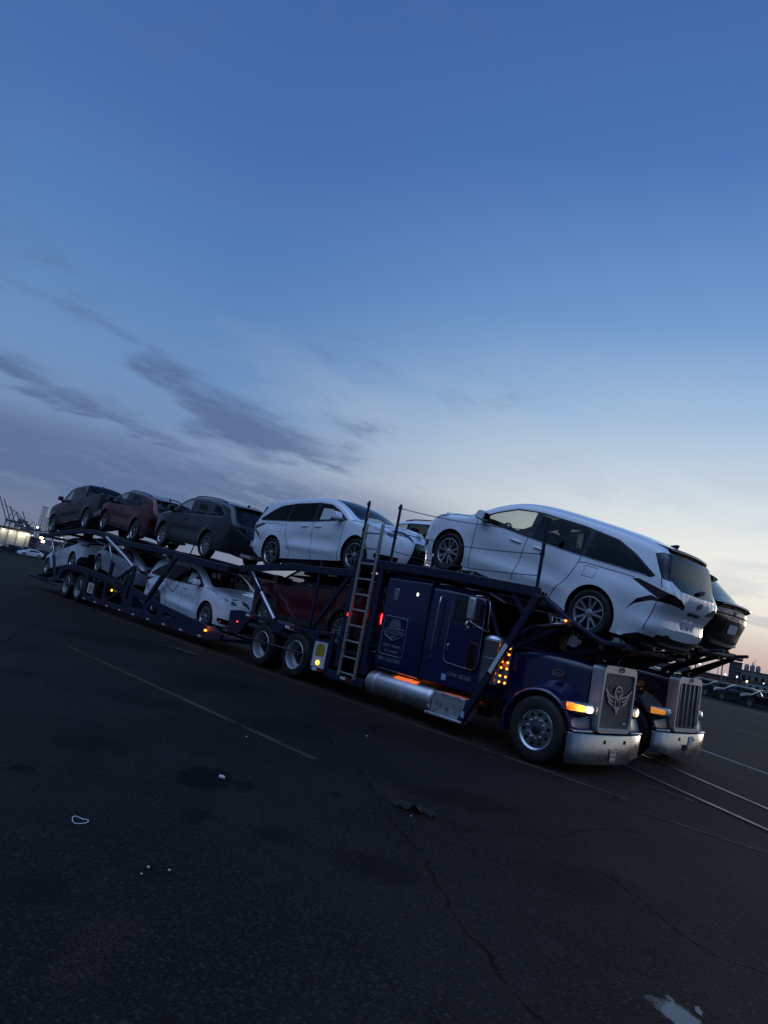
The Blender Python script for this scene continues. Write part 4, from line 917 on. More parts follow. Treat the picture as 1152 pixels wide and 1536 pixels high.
def make_tractor(label, paint, loc, blue=True):
    T = thing('car_hauler_truck', label, 'truck', loc)
    steel = STEEL if blue else DSTEEL
    for s in (1, -1):
        MB().box((-9.3, s*.36, .58), (.60, s*.46, .84)).build('frame_rail', steel, T, bevel=.01)
    MB().tube([(0, -.75, .47), (0, .75, .47)], .055, 8).build('front_axle', DSTEEL, T)
    for x in (-6.18, -7.50): MB().tube([(x, -.7, .48), (x, .7, .48)], .09, 8).build('drive_axle', DSTEEL, T)
    for s in (1, -1):
        truck_wheel(T, 0, s*.865, .48, s, 'steer', 'front_wheel')
        for x in (-6.18, -7.50): truck_wheel(T, x, s*.835, .48, s, 'drive', 'drive_wheel')
    # hood: rounded box narrowing to the grille
    def hsec(x, hw, zt, zb):
        P = [(-hw-.03, zb), (-hw-.02, zb+.3), (-hw, zt-.20), (-hw+.02, zt-.10), (-hw+.07, zt-.035), (-hw+.16, zt-.005), (-hw*.4, zt+.02), (0, zt+.03)]
        return [(x, y, z) for y, z in P]+[(x, -y, z) for y, z in P[-2::-1]]
    mb = loft(MB(), [hsec(-1.02, .68, 1.665, .74), hsec(-.7, .66, 1.66, .74), hsec(-.2, .60, 1.64, .72), hsec(.25, .545, 1.615, .70), hsec(.485, .515, 1.60, .70)])
    mb.build('hood', paint, T, smooth='auto')
    for s in (1, -1):
        o = MB().prism([(.10*cos(t), .045*sin(t)) for t in np.linspace(0, 2*pi, 24, endpoint=False)], (0, s*.598, 1.32), (1, .11*s*-1, 0), (0, 0, 1), (0, s, 0), .016).build('hood_badge', REDB, T)
        rg = MB().tube([(.10*cos(t), s*.616+.011*s*-cos(t), 1.32+.045*sin(t)) for t in np.linspace(0, 2*pi, 25)], .006, 5, caps=False); rg.build('badge_rim', SILVERTXT, o)
        ex = Vector((1, -.11*s, 0)) if s < 0 else Vector((-1, .11*s, 0))
        text_mesh('badge_lettering', 'Peterbilt', .05, SILVERTXT, o, frame((0, s*.617, 1.315), ex, (0, 0, 1)), .001)
    # grille shell
    SW, S0, S1 = .495, .60, 1.605
    outer = rounded([(-SW, S0), (SW, S0), (SW-.005, S1-.02), (-SW+.005, S1-.02)], .11, 6); inner = rounded([(-SW+.065, S0+.075), (SW-.065, S0+.075), (SW-.07, S1-.135), (-SW+.07, S1-.135)], .06, 6)
    sh = MB(); n = len(outer)
    so = [(.49, y*1.015, z) for y, z in outer]; sf = [(.655, y, z) for y, z in outer]; sf2 = [(.68, y*.975, z*.99+.012) for y, z in outer]
    si = [(.68, y*1.02, z) for y, z in inner]; si2 = [(.655, y, z) for y, z in inner]
    loft(sh, [so, sf, sf2, si, si2], close=True, cap=False); shell = sh.build('grille_shell', SHELL, T, smooth='auto')
    if blue:
        gm = MB().prism(inner, (.655, 0, 0), (0, 1, 0), (0, 0, 1), (-1, 0, 0), .02).build('grille_mesh', MESH, shell)
        # winged M crest
        em = MB(); E0 = Vector((.664, 0, 1.11))
        def pr(poly): em.prism([(-u*1.2, v*1.2) for u, v in poly], E0, (0, 1, 0), (0, 0, 1), (1, 0, 0), .012)
        arch = [(.095*cos(t), .08+.085*sin(t)) for t in np.linspace(0, pi, 14)]; archi = [(.070*cos(t), .075+.062*sin(t)) for t in np.linspace(pi, 0, 14)]
        pr(arch+[(-.095, .0), (-.070, .0)]+archi+[(.070, .0), (.095, .0)])
        pr([(-.045, .085), (.045, .085), (.045, .10), (-.045, .10)])
        pr([(-.062, -.08), (-.062, .06), (-.036, .06), (0, -.005), (.036, .06), (.062, .06), (.062, -.08), (.040, -.08), (.040, .022), (0, -.045), (-.040, .022), (-.040, -.08)])
        for s in (1, -1):
            for k in range(3):
                z0 = .035-.05*k; L = .23-.05*k
                pr([(s*.105, z0-.012), (s*(.105+L*.5), z0+.022), (s*(.105+L), z0+.10-.02*k), (s*(.105+L*.90), z0+.050-.02*k), (s*(.105+L*.5), z0-.008), (s*.105, z0-.034)][::s])
        pr([(-.10, -.095), (.10, -.095), (.05, -.12), (0, -.20), (-.05, -.12)]); em.build('grille_emblem', mat('emblem_metal', (.42, .425, .43), .45, metal=.8), gm)
        MB().prism([(-.06, 0), (.06, .005), (.03, .02), (-.02, .045), (-.04, .02)], (.664, .30, .74), (0, 1, 0), (0, 0, 1), (1, 0, 0), .006).build('grille_script', SHELL, gm)
    else:
        gm = MB().prism(inner, (.645, 0, 0), (0, 1, 0), (0, 0, 1), (-1, 0, 0), .02).build('grille_mesh', MESH, shell)
        for k in range(5):
            y = -.36+.72*k/4
            if 0 < k < 4 or True: MB().box((.65, y-.016, S0+.085), (.676, y+.016, S1-.14)).build('grille_bar', CHROME, gm, bevel=.008)
    bd = MB().prism([(.075*cos(t), .04*sin(t)) for t in np.linspace(0, 2*pi, 24, endpoint=False)], (.672, 0, S1-.075), (0, 1, 0), (0, 0, 1), (1, 0, 0), .016).build('grille_badge', REDB, shell)
    MB().tube([(.688, .075*cos(t), S1-.075+.04*sin(t)) for t in np.linspace(0, 2*pi, 25)], .006, 5, caps=False).build('badge_rim', CHROME, bd)
    text_mesh('badge_lettering', 'Peterbilt', .036, CHROME, bd, frame((.690, 0, S1-.077), (0, 1, 0), (0, 0, 1)), .001)
    MB().tube([(.60, 0, S1+.0), (.60, 0, S1+.05), (.64, 0, S1+.075), (.56, 0, S1+.085)], [.012, .01, .012, .004], 6).build('hood_ornament', CHROME, T, smooth=True)
    # bumper: swept plate with return lips
    plan = [(.565, -1.035), (.61, -1.0), (.66, -.80), (.705, -.45), (.72, 0), (.705, .45), (.66, .80), (.60, 1.0), (.50, 1.02)]
    secs = []
    for (x, y) in plan:
        cut = .075 if (y > .7 or not blue and y < -.7) else 0
        secs.append([(x-.06, y*.985, .575), (x-.01, y, .58), (x, y, .565), (x-.012, y, .16+cut), (x-.03, y*.99, .15+cut), (x-.03, y*.985, .56), (x-.06, y*.985, .56)])
    bm_ = loft(MB(), secs, close=True); bp = bm_.build('bumper', BUMP, T, smooth='auto')
    if blue:
        pl = MB().prism(rrect(.155, .155, .012), (.722, -.02, .285), (0, 1, 0), (0, 0, 1), (1, 0, 0), .006).build('license_plate', mat('plate_yellow', (.88, .74, .46), .5, dirt=.3, scale=30), bp)
        text_mesh('plate_lettering', 'AY-7617', .042, PLA, pl, frame((.729, -.02, .28), (0, 1, 0), (0, 0, 1)), .001)
        text_mesh('plate_lettering', 'NEW JERSEY', .020, PLA, pl, frame((.729, -.02, .34), (0, 1, 0), (0, 0, 1)), .001)
        text_mesh('plate_lettering', 'APPORTIONED', .018, PLA, pl, frame((.729, -.02, .222), (0, 1, 0), (0, 0, 1)), .001)
    else:
        pl = MB().prism([(-.07, -.06), (.09, -.08), (.09, .09), (-.08, .08)], (.722, .16, .46), (0, 1, 0), (0, 0, 1), (1, 0, 0), .006).build('license_plate', PLATE, bp)
        MB().prism(rrect(.17, .10, .01), (.722, -.02, .34), (0, 1, 0), (0, 0, 1), (1, 0, 0), .004).build('tow_pocket', SEAM, bp)
    for y in (-.27, .31):
        MB().prism(rrect(.035, .055, .004), (.7135, y, .485), (0, 1, 0), (0, 0, 1), (1, 0, 0), .006).build('tow_hole', SEAM, bp)
    for y in (-.12, .09): MB().prism([(.012*cos(t), .012*sin(t)) for t in np.linspace(0, 2*pi, 10, endpoint=False)], (.7215, y, .385), (0, 1, 0), (0, 0, 1), (1, 0, 0), .004).build('bumper_bolt', PLA, bp)
    # fenders
    for s in (1, -1):
        secs = []
        for a in np.linspace(R(14), R(196), 30):
            c_, s_ = cos(a), sin(a); st = 1.0+.06*max(0, -c_)
            secs.append([(r*c_*st, s*y, .47+r*s_) for y, r in [(y_, .55+(r_-.55)*(.30+.70*min(1, max(0, (a-R(14))/R(72)))**.8 if r_ > .60 else 1)) for y_, r_ in ((.50, .78), (.66, .70), (.82, .655), (.93, .628), (.985, .60), (1.0, .572), (.992, .545), (.90, .545), (.50, .56))]])
        mb = loft(MB(), secs)
        # front skirt that meets the bumper, flat shelf
        mb.add([(.555, s*1.0, .60), (.60, s*.97, .62), (.66, s*.52, .64), (.52, s*.52, .66), (.50, s*.80, .70), (.54, s*.98, .66)], [(0,1,2,3,4,5)])
        loft(mb, [[(.555, s*1.0, .60), (.60, s*.97, .62), (.66, s*.52, .64)], [(.55, s*1.0, .585), (.60, s*.97, .59), (.66, s*.52, .59)]])
        mb.build('fender', paint, T, smooth='auto')
        MB().beam((.61, s*.56, .612), (.575, s*.97, .606), .12, .03).build('fender_shelf', SHELL, T, bevel=.012)
    # headlight pods: chrome capsule, amber marker outboard, lamp inboard
    for s in (1, -1):
        on = blue
        ctr = [(.455, 1.02, .925), (.53, .91, .92), (.59, .78, .915), (.625, .66, .91), (.61, .56, .91)]
        secs = []
        for i, (x, y, z) in enumerate(ctr):
            hh = (.060, .074, .083, .086, .076)[i]; dp = (.06, .10, .13, .14, .12)[i]
            secs.append([(x+(dp*.25 if cos(t) > 0 else dp*1.3)*cos(t)-(.0), s*y, z+hh*np.sign(sin(t))*abs(sin(t))**.6) for t in np.linspace(0, 2*pi, 20, endpoint=False)])
        pod = loft(MB(), secs, close=True).build('headlight', CHROME, T, smooth='auto')
        def lens(i0, i1, name, m, off=.012, sh=.82):
            ss = []
            for t in np.linspace(i0, i1, 7):
                i = min(int(t), 3); f = t-i; P = [np.array(q) for q in ctr]; c = P[i]*(1-f)+P[i+1]*f; hh = np.interp(t, range(5), (.060, .074, .083, .086, .076))*sh; dp = np.interp(t, range(5), (.06, .10, .13, .14, .12))
                ss.append([(c[0]+off+dp*.25*(1-.15*(k/4)**2)*cos(k/4*pi*.45), s*c[1], c[2]+hh*k/4) for k in range(-4, 5)])
            return loft(MB(), ss).build(name, m, pod, smooth=True, fix=True)
        lens(.05, 2.05, 'turn_signal_lens', (SIGNAL_ON if on else AMB_DIM)); lens(2.15, 3.75, 'headlamp_lens', BEAM_ON if on else WHT_DIM)
        MB().beam((.44, s*.50, .88), (.44, s*.70, .88), .06, .05).build('bracket', CHROME, pod)
        if on:
            l = bpy.data.lights.new('headlight_glow', 'SPOT'); l.energy = 1.2; l.color = (1, .80, .5); l.spot_size = R(110); l.shadow_soft_size = .06
            lo = bpy.data.objects.new('headlight_glow', l); COL.objects.link(lo); lo.parent = pod; lo.location = (.72, s*.62, .91); lo.rotation_euler = Vector((1, s*-.1, -.28)).to_track_quat('-Z', 'Y').to_euler()
            l = bpy.data.lights.new('signal_glow', 'POINT'); l.energy = .7; l.color = (1, .25, .03); l.shadow_soft_size = .05
            lo = bpy.data.objects.new('signal_glow', l); COL.objects.link(lo); lo.parent = pod; lo.location = (.50, s*1.02, .95)
    # cab
    def csec(x, z0, z1, hw, top):
        P = [(-hw, z0), (-hw, z1-.35), (-hw+.02, z1-.14), (-hw+.06, z1-.05), (-hw+.16, z1), (0, z1+.03)]
        return [(x, y, z) for y, z in P]+[(x, -y, z) for y, z in P[-2::-1]]
    mb = MB()
    loft(mb, [csec(-2.60, .72, 2.40, .92, 0), csec(-2.12, .72, 2.39, .92, 0), csec(-1.38, .72, 2.34, .90, 0)])
    # lower front box and windshield posts
    loft(mb, [csec(-1.38, .72, 1.66, .90, 0), csec(-1.0, .72, 1.62, .86, 0)])
    mb.add([(-1.0, -.86, .72), (-1.0, .86, .72), (-1.0, .75, 1.66), (-1.0, -.75, 1.66)], [(0, 1, 2, 3)])
    for s in (1, -1): mb.beam((-1.36, s*.86, 2.28), (-1.04, s*.80, 1.64), .07, .05)
    cab = mb.build('cab', paint, T, smooth='auto')
    MB().add([(-1.06, -.78, 1.66), (-1.06, .78, 1.66), (-1.36, .83, 2.28), (-1.36, -.83, 2.28)], [(0, 1, 2, 3)]).build('windshield', GL_DARK, T)
    MB().box((-2.5, -.85, .8), (-1.1, .85, 1.55)).build('cabin_interior', INT, T)
    MB().add([(-1.34, -.88, 2.36), (-1.34, .88, 2.36), (-1.02, .84, 2.24), (-1.02, -.84, 2.24), (-1.34, -.88, 2.34), (-1.34, .88, 2.34), (-1.02, .84, 2.22), (-1.02, -.84, 2.22)], [(0,1,2,3),(7,6,5,4),(0,3,7,4),(3,2,6,7),(2,1,5,6)]).build('sun_visor', SHELL if blue else paint, T)
    for s in (1, -1):
        dpoly = rounded([(-2.06, 1.10), (-1.36, 1.06), (-1.30, 1.2), (-1.32, 2.22), (-2.04, 2.27)], .13, 5)
        wpoly = rounded([(-1.96, 1.78), (-1.38, 1.76), (-1.39, 2.17), (-1.95, 2.17)], .05, 4)
        o = holed_plate(dpoly, [wpoly], s*.922, s*.012, .2).build('door', paint, T)
        MB().tube([(x, s*.934, z) for x, z in dpoly+dpoly[:1]], .0055, 5, caps=False).build('door_seal', SILVERTXT, o)  # door seal, coloured silver to imitate the light it reflects
        MB().prism(wpoly, (0, s*.926, 0), (1, 0, 0), (0, 0, 1), (0, s, 0), .004).build('door_window', GLO, o)
        MB().tube([(x, s*.936, z) for x, z in wpoly+wpoly[:1]], .006, 5, caps=False).build('window_seal', PLA, o)
        for z in (1.22, 1.62, 2.10): MB().box((-1.345, s*.934, z-.045), (-1.315, s*.952, z+.045)).build('hinge', paint, o)
        h = MB().box((-1.985, s*.934, 1.30), (-1.945, s*.955, 1.42)); h.tube([(-1.965, s*.955, 1.40), (-1.965, s*.975, 1.38), (-1.965, s*.97, 1.33)], .014, 6); h.build('door_handle', CHROME, o)
        lo_ = MB().prism(rounded([(-1.56, 1.08), (-1.36, 1.07), (-1.36, 1.50), (-1.53, 1.50)], .06), (0, s*.934, 0), (1, 0, 0), (0, 0, 1), (0, s, 0), .004); lo_.build('lower_window', GLO, o)
        MB().tube([(x, s*.938, z) for x, z in (lambda q: q+q[:1])(rounded([(-1.56, 1.08), (-1.36, 1.07), (-1.36, 1.50), (-1.53, 1.50)], .06))], .006, 5, caps=False).build('lower_window_trim', REFR, o)
        # mirror
        mr = MB().box((-1.55, s*1.06, 1.86), (-1.40, s*1.13, 2.23)).build('side_mirror', SHELL, T, bevel=.03, seg=3)
        arm = MB()
        arm.tube([(-1.28, s*.93, 2.24), (-1.36, s*1.05, 2.27), (-1.42, s*1.10, 2.26), (-1.44, s*1.10, 2.22)], .014, 6); arm.tube([(-1.18, s*.92, 1.72), (-1.30, s*1.02, 1.76), (-1.44, s*1.10, 1.82), (-1.45, s*1.10, 1.87)], .014, 6)
        arm.tube([(-1.28, s*.93, 2.24), (-1.22, s*.95, 2.16), (-1.20, s*.95, 1.80), (-1.18, s*.92, 1.72)], .012, 6); arm.build('mirror_arm', CHROME, mr, smooth=True)
        cv = MB(); cv.lathe([(.0, -.02), (.05, -.017), (.078, -.005), (.083, .01), (.06, .05), (.0, .07)], 20, Matrix.Translation((-1.47, s*1.10, 1.77)) @ Matrix.Rotation(pi/2, 4, 'Z')); cv.build('convex_mirror', CHROME, mr, smooth='auto')
        # air cleaner with two columns of running lights
        ac = MB(); ac.lathe([(.02, -.40), (.17, -.40), (.185, -.385), (.19, -.30), (.19, .27), (.192, .28), (.192, .31), (.18, .33), (.15, .36), (.02, .37)], 32, Matrix.Translation((-1.08, s*.82, 1.32)) @ Matrix.Rotation(pi/2, 4, 'X'))
        for z in (1.02, 1.32, 1.60): ac.lathe([(.195, -.012), (.199, 0), (.195, .012)], 32, Matrix.Translation((-1.08, s*.82, z)) @ Matrix.Rotation(pi/2, 4, 'X'))
        aco = ac.build('air_cleaner', CHROME, T, smooth='auto')
        MB().box((-.86, s*.90, .98), (-.68, s*.93, 1.60)).build('light_panel', CHROME, aco, bevel=.006)
        for k in range(6):
            z = 1.03+.095*k+(.03 if k > 3 else 0)-(.03 if k < 2 else 0)
            for xx in (-.825, -.715):
                lm = MB().ico((xx, s*.934, z), (.019, .012, .019), 1).build('running_light', ORG_ON if blue else PLA, aco)
        if blue:
            l = bpy.data.lights.new('running_glow', 'POINT'); l.energy = .22; l.color = (1, .20, .03); l.shadow_soft_size = .1; lo = bpy.data.objects.new('running_glow', l); COL.objects.link(lo); lo.parent = aco; lo.location = (-.80, s*.95, 1.28)
        # fuel tank, straps, step box
        tk = MB(); tk.lathe([(.0, -.86), (.15, -.86), (.20, -.84), (.228, -.80), (.232, -.78), (.232, .78), (.228, .80), (.20, .84), (.15, .86), (.0, .86)], 40, Matrix.Translation((-3.0, s*.77, .405)) @ Matrix.Rotation(pi/2, 4, 'Z'))
        tko = tk.build('fuel_tank', CHROME if s > 0 else mat('tank_aluminium', (.55, .55, .56), .36, metal=.9, dirt=.3, scale=5, dcol=(.3, .3, .3)), T, smooth='auto')
        for x in (-3.58, -2.83): MB().lathe([(.233, -.035), (.239, -.03), (.239, .03), (.233, .035)], 40, Matrix.Translation((x, s*.77, .405)) @ Matrix.Rotation(pi/2, 4, 'Z')).build('tank_strap', SHELL, tko, smooth='auto')
        bx = MB().box((-2.08, s*.62, .26), (-1.38, s*1.0, .60)).build('step_box', mat('tread_plate', (.42, .43, .44), .5, metal=.7, dirt=.85, scale=9, bump=.4, dcol=(.03, .03, .035)), T, bevel=.012)
        MB().box((-2.14, s*.90, .215), (-1.34, s*1.08, .255)).build('step_plate', SHELL, bx, bevel=.008)
    # sleeper
    mb = loft(MB(), [[(x, y, z) for y, z in rounded([(-.94, .68), (.94, .68), (.94, 2.42), (-.94, 2.42)], .12, 5)] for x in (-3.74, -2.60)], close=True)
    slp = mb.build('sleeper', paint, T, bevel=.02)
    for s in (1, -1):
        MB().box((-2.602, s*.944, .72), (-2.575, s*.930, 2.30)).build('sleeper_seam', SEAM, slp)
        vent = MB().prism(rrect(.12, .22, .02), (-3.44, s*.94, 2.08), (1, 0, 0), (0, 0, 1), (0, s, 0), .016).build('vent_handle', CHROME, slp, bevel=.006)
        MB().ico((-2.90, s*.945, 2.14), (.026, .010, .034), 2).build('side_reflection', mat('sleeper_reflection', (.9, .9, .8), .3, emit=(1, .93, .72), estr=2 if blue else 0), slp, smooth=True)  # glowing bead stands in for a soft reflection on the sleeper side
        gh = MB(); gh.tube([(-2.28, s*.93, 2.16), (-2.28, s*.99, 2.16), (-2.29, s*.995, 2.0), (-2.30, s*.995, 1.25), (-2.31, s*.99, 1.12), (-2.31, s*.93, 1.12)], .016, 8); gh.build('grab_handle', CHROME, cab, smooth=True)
    if blue:
        y = -.9415; F = lambda x, z: frame((x, y, z), (1, 0, 0), (0, 0, 1))
        sg = MB(); q = rrect(.62, .70, .07, -3.33, 1.32); sg.tube([(u, -.944, v) for u, v in q+q[:1]], .006, 5, caps=False)
        crest = [(-.24, .07), (.24, .09), (.24, -.02), (.19, -.05), (0, -.13), (-.19, -.06), (-.24, -.03)]; sg.tube([(-3.33+u, -.944, 1.37+v) for u, v in crest+crest[:1]], .007, 5)
        # half sun over the shield
        for k in range(7):
            z = 1.475+.023*k; w = .15*sqrt(max(0, 1-(k/7)**2)); sg.box((-3.33-w, -.946, z), (-3.33+w, -.940, z+.013))
        for s_ in (-.26, .26): sg.tube([(-3.33+s_*.93, -.944, 1.37), (-3.33+s_*1.06, -.944, 1.38)], .008, 5)
        sg.build('company_sign', SILVERTXT, slp)
        text_mesh('company_lettering', 'GOLDEN', .105, SILVERTXT, slp, F(-3.33, 1.385), .002); text_mesh('company_lettering', 'ELITE', .065, SILVERTXT, slp, F(-3.33, 1.305), .002)
        text_mesh('registration_lettering', 'USDOT-4368436', .068, SILVERTXT, slp, F(-3.33, 1.14), .002); text_mesh('registration_lettering', 'MC-1634565', .066, SILVERTXT, slp, F(-3.32, 1.04), .002)
        text_mesh('serial_lettering', 'VIN: LD637001', .095, SILVERTXT, slp, F(-3.34, .885), .002)
        text_mesh('weight_lettering', 'GVW: 80,000', .095, SILVERTXT, cab, frame((-1.66, -.928, .915), (1, 0, 0), (0, 0, 1)), .002)
        MB().box((-2.03, -.928, .80), (-1.93, -.922, .90)).build('permit_sticker', mat('sticker_blue', (.25, .42, .60), .5, dirt=.4, scale=40, dcol=(.7, .75, .8)), cab)
        MB().box((-2.00, -.928, .94), (-1.94, -.922, 1.0)).build('small_plate', DSTEEL, cab)
        # row of lamps under the sleeper that lights the tank
        for k in range(5):
            x = -3.30+.11*k; MB().box((x-.04, -.64, .668), (x+.04, -.58, .679)).build('under_light', ORG_ON, slp)
        l = bpy.data.lights.new('under_glow', 'AREA'); l.shape = 'RECTANGLE'; l.size = .60; l.size_y = .14; l.energy = .5; l.color = (1, .16, .02)
        lo = bpy.data.objects.new('under_glow', l); COL.objects.link(lo); lo.parent = slp; lo.location = (-2.95, -.82, .676)
        l = bpy.data.lights.new('cab_glow', 'AREA'); l.shape = 'RECTANGLE'; l.size = .5; l.size_y = .05; l.energy = .25; l.color = (1, .16, .02)
        lo = bpy.data.objects.new('cab_glow', l); COL.objects.link(lo); lo.parent = cab; lo.location = (-1.75, -.80, .70)
        rl = MB().ico((-3.90, -.78, 1.58), (.03, .02, .11), 2).build('rear_lamp', RED_ON, slp, smooth=True)
        l = bpy.data.lights.new('rear_glow', 'POINT'); l.energy = .7; l.color = (1, .03, .03); l.shadow_soft_size = .08; lo = bpy.data.objects.new('rear_glow', l); COL.objects.link(lo); lo.parent = rl; lo.location = (-4.05, -.86, 1.6)
    # ---- deck over the cab, head ramp, arms
    rail = [(-4.75, 2.60), (-3.6, 2.585), (-2.2, 2.555), (-.30, 2.455)]
    ramp = [(-.30, 2.40), (.20, 2.13), (.80, 1.88), (1.15, 1.90)] if blue else [(-.30, 2.42), (.12, 2.19), (.75, 2.13), (1.05, 2.15)]; dz = 0 if blue else .24
    for s in (1, -1):
        polybeam(rail, s*.98, .08, .16).build('deck_beam', steel, T, bevel=.012)
        polybeam([(x, z) for x, z in ramp], s*.74, .34, .06).build('head_ramp', steel, T, bevel=.01)
        mb = MB(); k = loft(mb, [[(x, s*.52, z+.03), (x, s*.94, z+.03), (x, s*.94, z+.0), (x, s*.52, z+.0)] for x, z in rail], close=True); mb.build('deck_floor', PERF, T)
        # long diagonal arm to the step, with a pale reflective strip
        a, b = Vector((-.30, s*1.0, 2.42)), Vector((-1.40, s*1.0, .24)); ar = MB().beam(a, b, .07, .12, (1, 0, 0)).build('diagonal_arm', steel, T, bevel=.012)
        p, q = a.lerp(b, .38), a.lerp(b, .60); MB().beam(p+Vector((0, s*.037, 0)), q+Vector((0, s*.037, 0)), .004, .075, (1, 0, 0)).build('reflective_strip', REFW, ar)
        if blue and s < 0: MB().box((-1.385, s*1.038, .32), (-1.32, s*1.036, .42)).build('arm_sticker', MATS['sticker_blue'], ar)
        MB().beam((-.78, s*.97, 2.40), (-.54, s*.97, 2.12), .05, .07, (1, 0, 0)).build('arm_brace', steel, T)
        cy = MB(); cy.tube([(-.95, s*.78, 1.60), (-.42, s*.78, 1.95)], .045, 12); cyo = cy.build('ramp_cylinder', steel, T, smooth='auto')
        MB().tube([(-.42, s*.78, 1.95), (.15, s*.78, 2.08)], .026, 10).build('cylinder_rod', CHROME, cyo, smooth=True)
        MB().beam((-.90, s*.70, 1.52), (.02, s*.70, 2.04), .08, .10).build('lower_arm', steel, T, bevel=.01)
        for (xa, za, xb, zb) in ((.30, 1.62, 1.15, 1.86+dz), (-.10, 1.60, .85, 1.84+dz), (.45, 1.62, 1.12, 1.84+dz)):
            MB().beam((xa, s*.42, za), (xb, s*.62, zb), .05, .08).build('ramp_strut', DSTEEL, T)
        MB().tube([(.9, s*.55, 1.84+dz), (1.40, s*.55, 1.92+dz)], .030, 8).build('slide_tube', DSTEEL, T)
    for x, z in ((-4.3, 2.56), (-3.0, 2.52), (-1.7, 2.48), (-.45, 2.40)): MB().box((x-.05, -.95, z-.06), (x+.05, .95, z+.02)).build('deck_crossbar', steel, T, bevel=.008)
    for x, z in ((.25, 2.06), (.80, 1.82+dz), (1.15, 1.86+dz)): MB().tube([(x, -.9, z), (x, .9, z)], .045, 10).build('ramp_crossbar', DSTEEL, T)
    MB().ico((.21, -.955, 2.10), (.022, .012, .018), 1).build('ramp_lamp', ORG_ON if blue else PLA, T)
    # machinery between the hood and the ramp
    mc = MB(); mc.box((-.55, -.35, 1.66), (-.35, -.15, 2.02)); mc.box((-.30, -.42, 1.66), (-.18, -.22, 1.98)); mc.build('valve_bank', DSTEEL, T, bevel=.01)
    for k in range(7): 
        x = -.5+.05*k; MB().tube([(x, -.44, 1.67), (x+.02, -.45, 1.80), (x+.05, -.44, 1.96), (x+.18, -.40, 2.06)], .011, 6).build('hydraulic_hose', RUB, T, smooth=True)
    mc = MB(); mc.lathe([(.0, -.03), (.09, -.03), (.10, 0), (.09, .03), (0, .03)], 20, Matrix.Translation((.12, -.50, 1.83))); mc.build('hose_reel', SHELL, T, smooth='auto')
    # posts with chains
    for s in (1, -1):
        posts = [(-4.66, 2.55, 3.84), (-3.72, 2.62, 3.78), (-.35, 2.52, 3.48)]
        for x, z0, z1 in posts:
            p = MB(); p.tube([(x, s*1.0, z0), (x+.01, s*1.0, z1)], .028, 8); p.tube([(x, s*1.0, z1-.09), (x, s*1.0, z1-.04)], .040, 8); p.tube([(x, s*1.0, z0+(z1-z0)*.52), (x, s*1.0, z0+(z1-z0)*.52+.05)], .040, 8); p.build('guard_post', steel, T, smooth='auto')
        for f0, f1 in ((.94, .93), (.54, .55), (.22, .2)):
            za = 2.62+(3.78-2.62)*f0; zb = 2.52+(3.48-2.52)*f1
            MB().tube([(-3.72+3.37*t, s*1.0, za+(zb-za)*t-.07*4*t*(1-t)) for t in np.linspace(0, 1, 16)], .0075, 5).build('guard_cable', DSTEEL, T, smooth=True)
    # ladder tower behind the sleeper
    for s in (1, -1):
        MB().box((-4.02, s*.86, .5), (-3.88, s*1.0, 2.55)).build('tower_post', steel, T, bevel=.012)
        MB().box((-4.78, s*.90, .5), (-4.66, s*1.0, 2.62)).build('tower_post', steel, T, bevel=.012)
        ld = MB()
        for x in (-4.55, -4.08): ld.box((x-.028, s*1.005, .36), (x+.028, s*1.055, 3.38))
        for k in range(10): ld.box((-4.54, s*1.012, .42+.305*k), (-4.09, s*1.046, .455+.305*k))
        if s < 0: ld.build('ladder', ALU, T, bevel=.005)
    MB().box((-4.0, -.85, 2.30), (-3.9, .85, 2.50)).build('tower_crossbar', steel, T, bevel=.01)
    # ---- rear body of the truck
    up_ = [(-9.0, 2.10), (-8.2, 2.17), (-6.9, 2.32), (-6.2, 2.31), (-4.7, 2.36)]
    for s in (1, -1):
        polybeam(up_, s*.98, .07, .15).build('upper_beam', steel, T, bevel=.01)
        mb = loft(MB(), [[(x, s*.50, z+.05), (x, s*.94, z+.05), (x, s*.94, z+.01), (x, s*.50, z+.01)] for x, z in [(-9.0, 2.14), (-8.2, 2.18), (-6.9, 2.29), (-5.2, 2.33), (-4.7, 2.45)]], close=True); mb.build('upper_floor', PERF, T)
        a = MB().beam((-8.62, s*.96, 2.10), (-7.22, s*.96, 1.10), .09, .11).build('rear_lift', steel, T, bevel=.01)
        MB().tube([(-8.42, s*1.0, 2.06), (-7.85, s*1.0, 1.62)], .030, 10).build('lift_rod', CHROME, a, smooth=True); MB().tube([(-7.85, s*1.0, 1.62), (-7.12, s*1.0, 1.10)], .045, 10).build('lift_cylinder', SHELL, a, smooth='auto')
        MB().box((-5.87, s*.95, 1.05), (-5.80, s*1.0, 2.50)).build('deck_post', steel, T, bevel=.008)
        MB().beam((-4.86, s*.96, 2.30), (-5.74, s*.96, 1.12), .06, .085, (1, 0, 0)).build('deck_brace', steel, T, bevel=.008)
        # side rail over the wheels
        side = [(-9.05, 1.06), (-8.60, 1.12), (-6.85, 1.05), (-5.70, 1.08), (-4.95, 1.13), (-4.95, .30), (-5.55, .30), (-5.62, .95), (-5.95, 1.0), (-6.6, .99), (-6.85, .83), (-7.1, .84), (-7.3, 1.0), (-8.0, 1.0), (-8.3, .80), (-8.5, .55), (-9.0, .55)]
        sd_ = holed_plate(side, [[(-5.45, .92), (-5.05, .95), (-5.05, 1.05), (-5.45, 1.02)]], s*.94, s*.06, .3).build('side_rail', steel, T, bevel=.008)
        MB().tube([(-8.45, s*1.03, .55), (-5.72, s*1.03, .56)], .022, 8).build('rub_bar', steel, sd_, smooth=True)
        MB().box((-4.95, s*.94, .26), (-3.85, s*1.0, .42)).build('lower_sill', steel, T, bevel=.008)
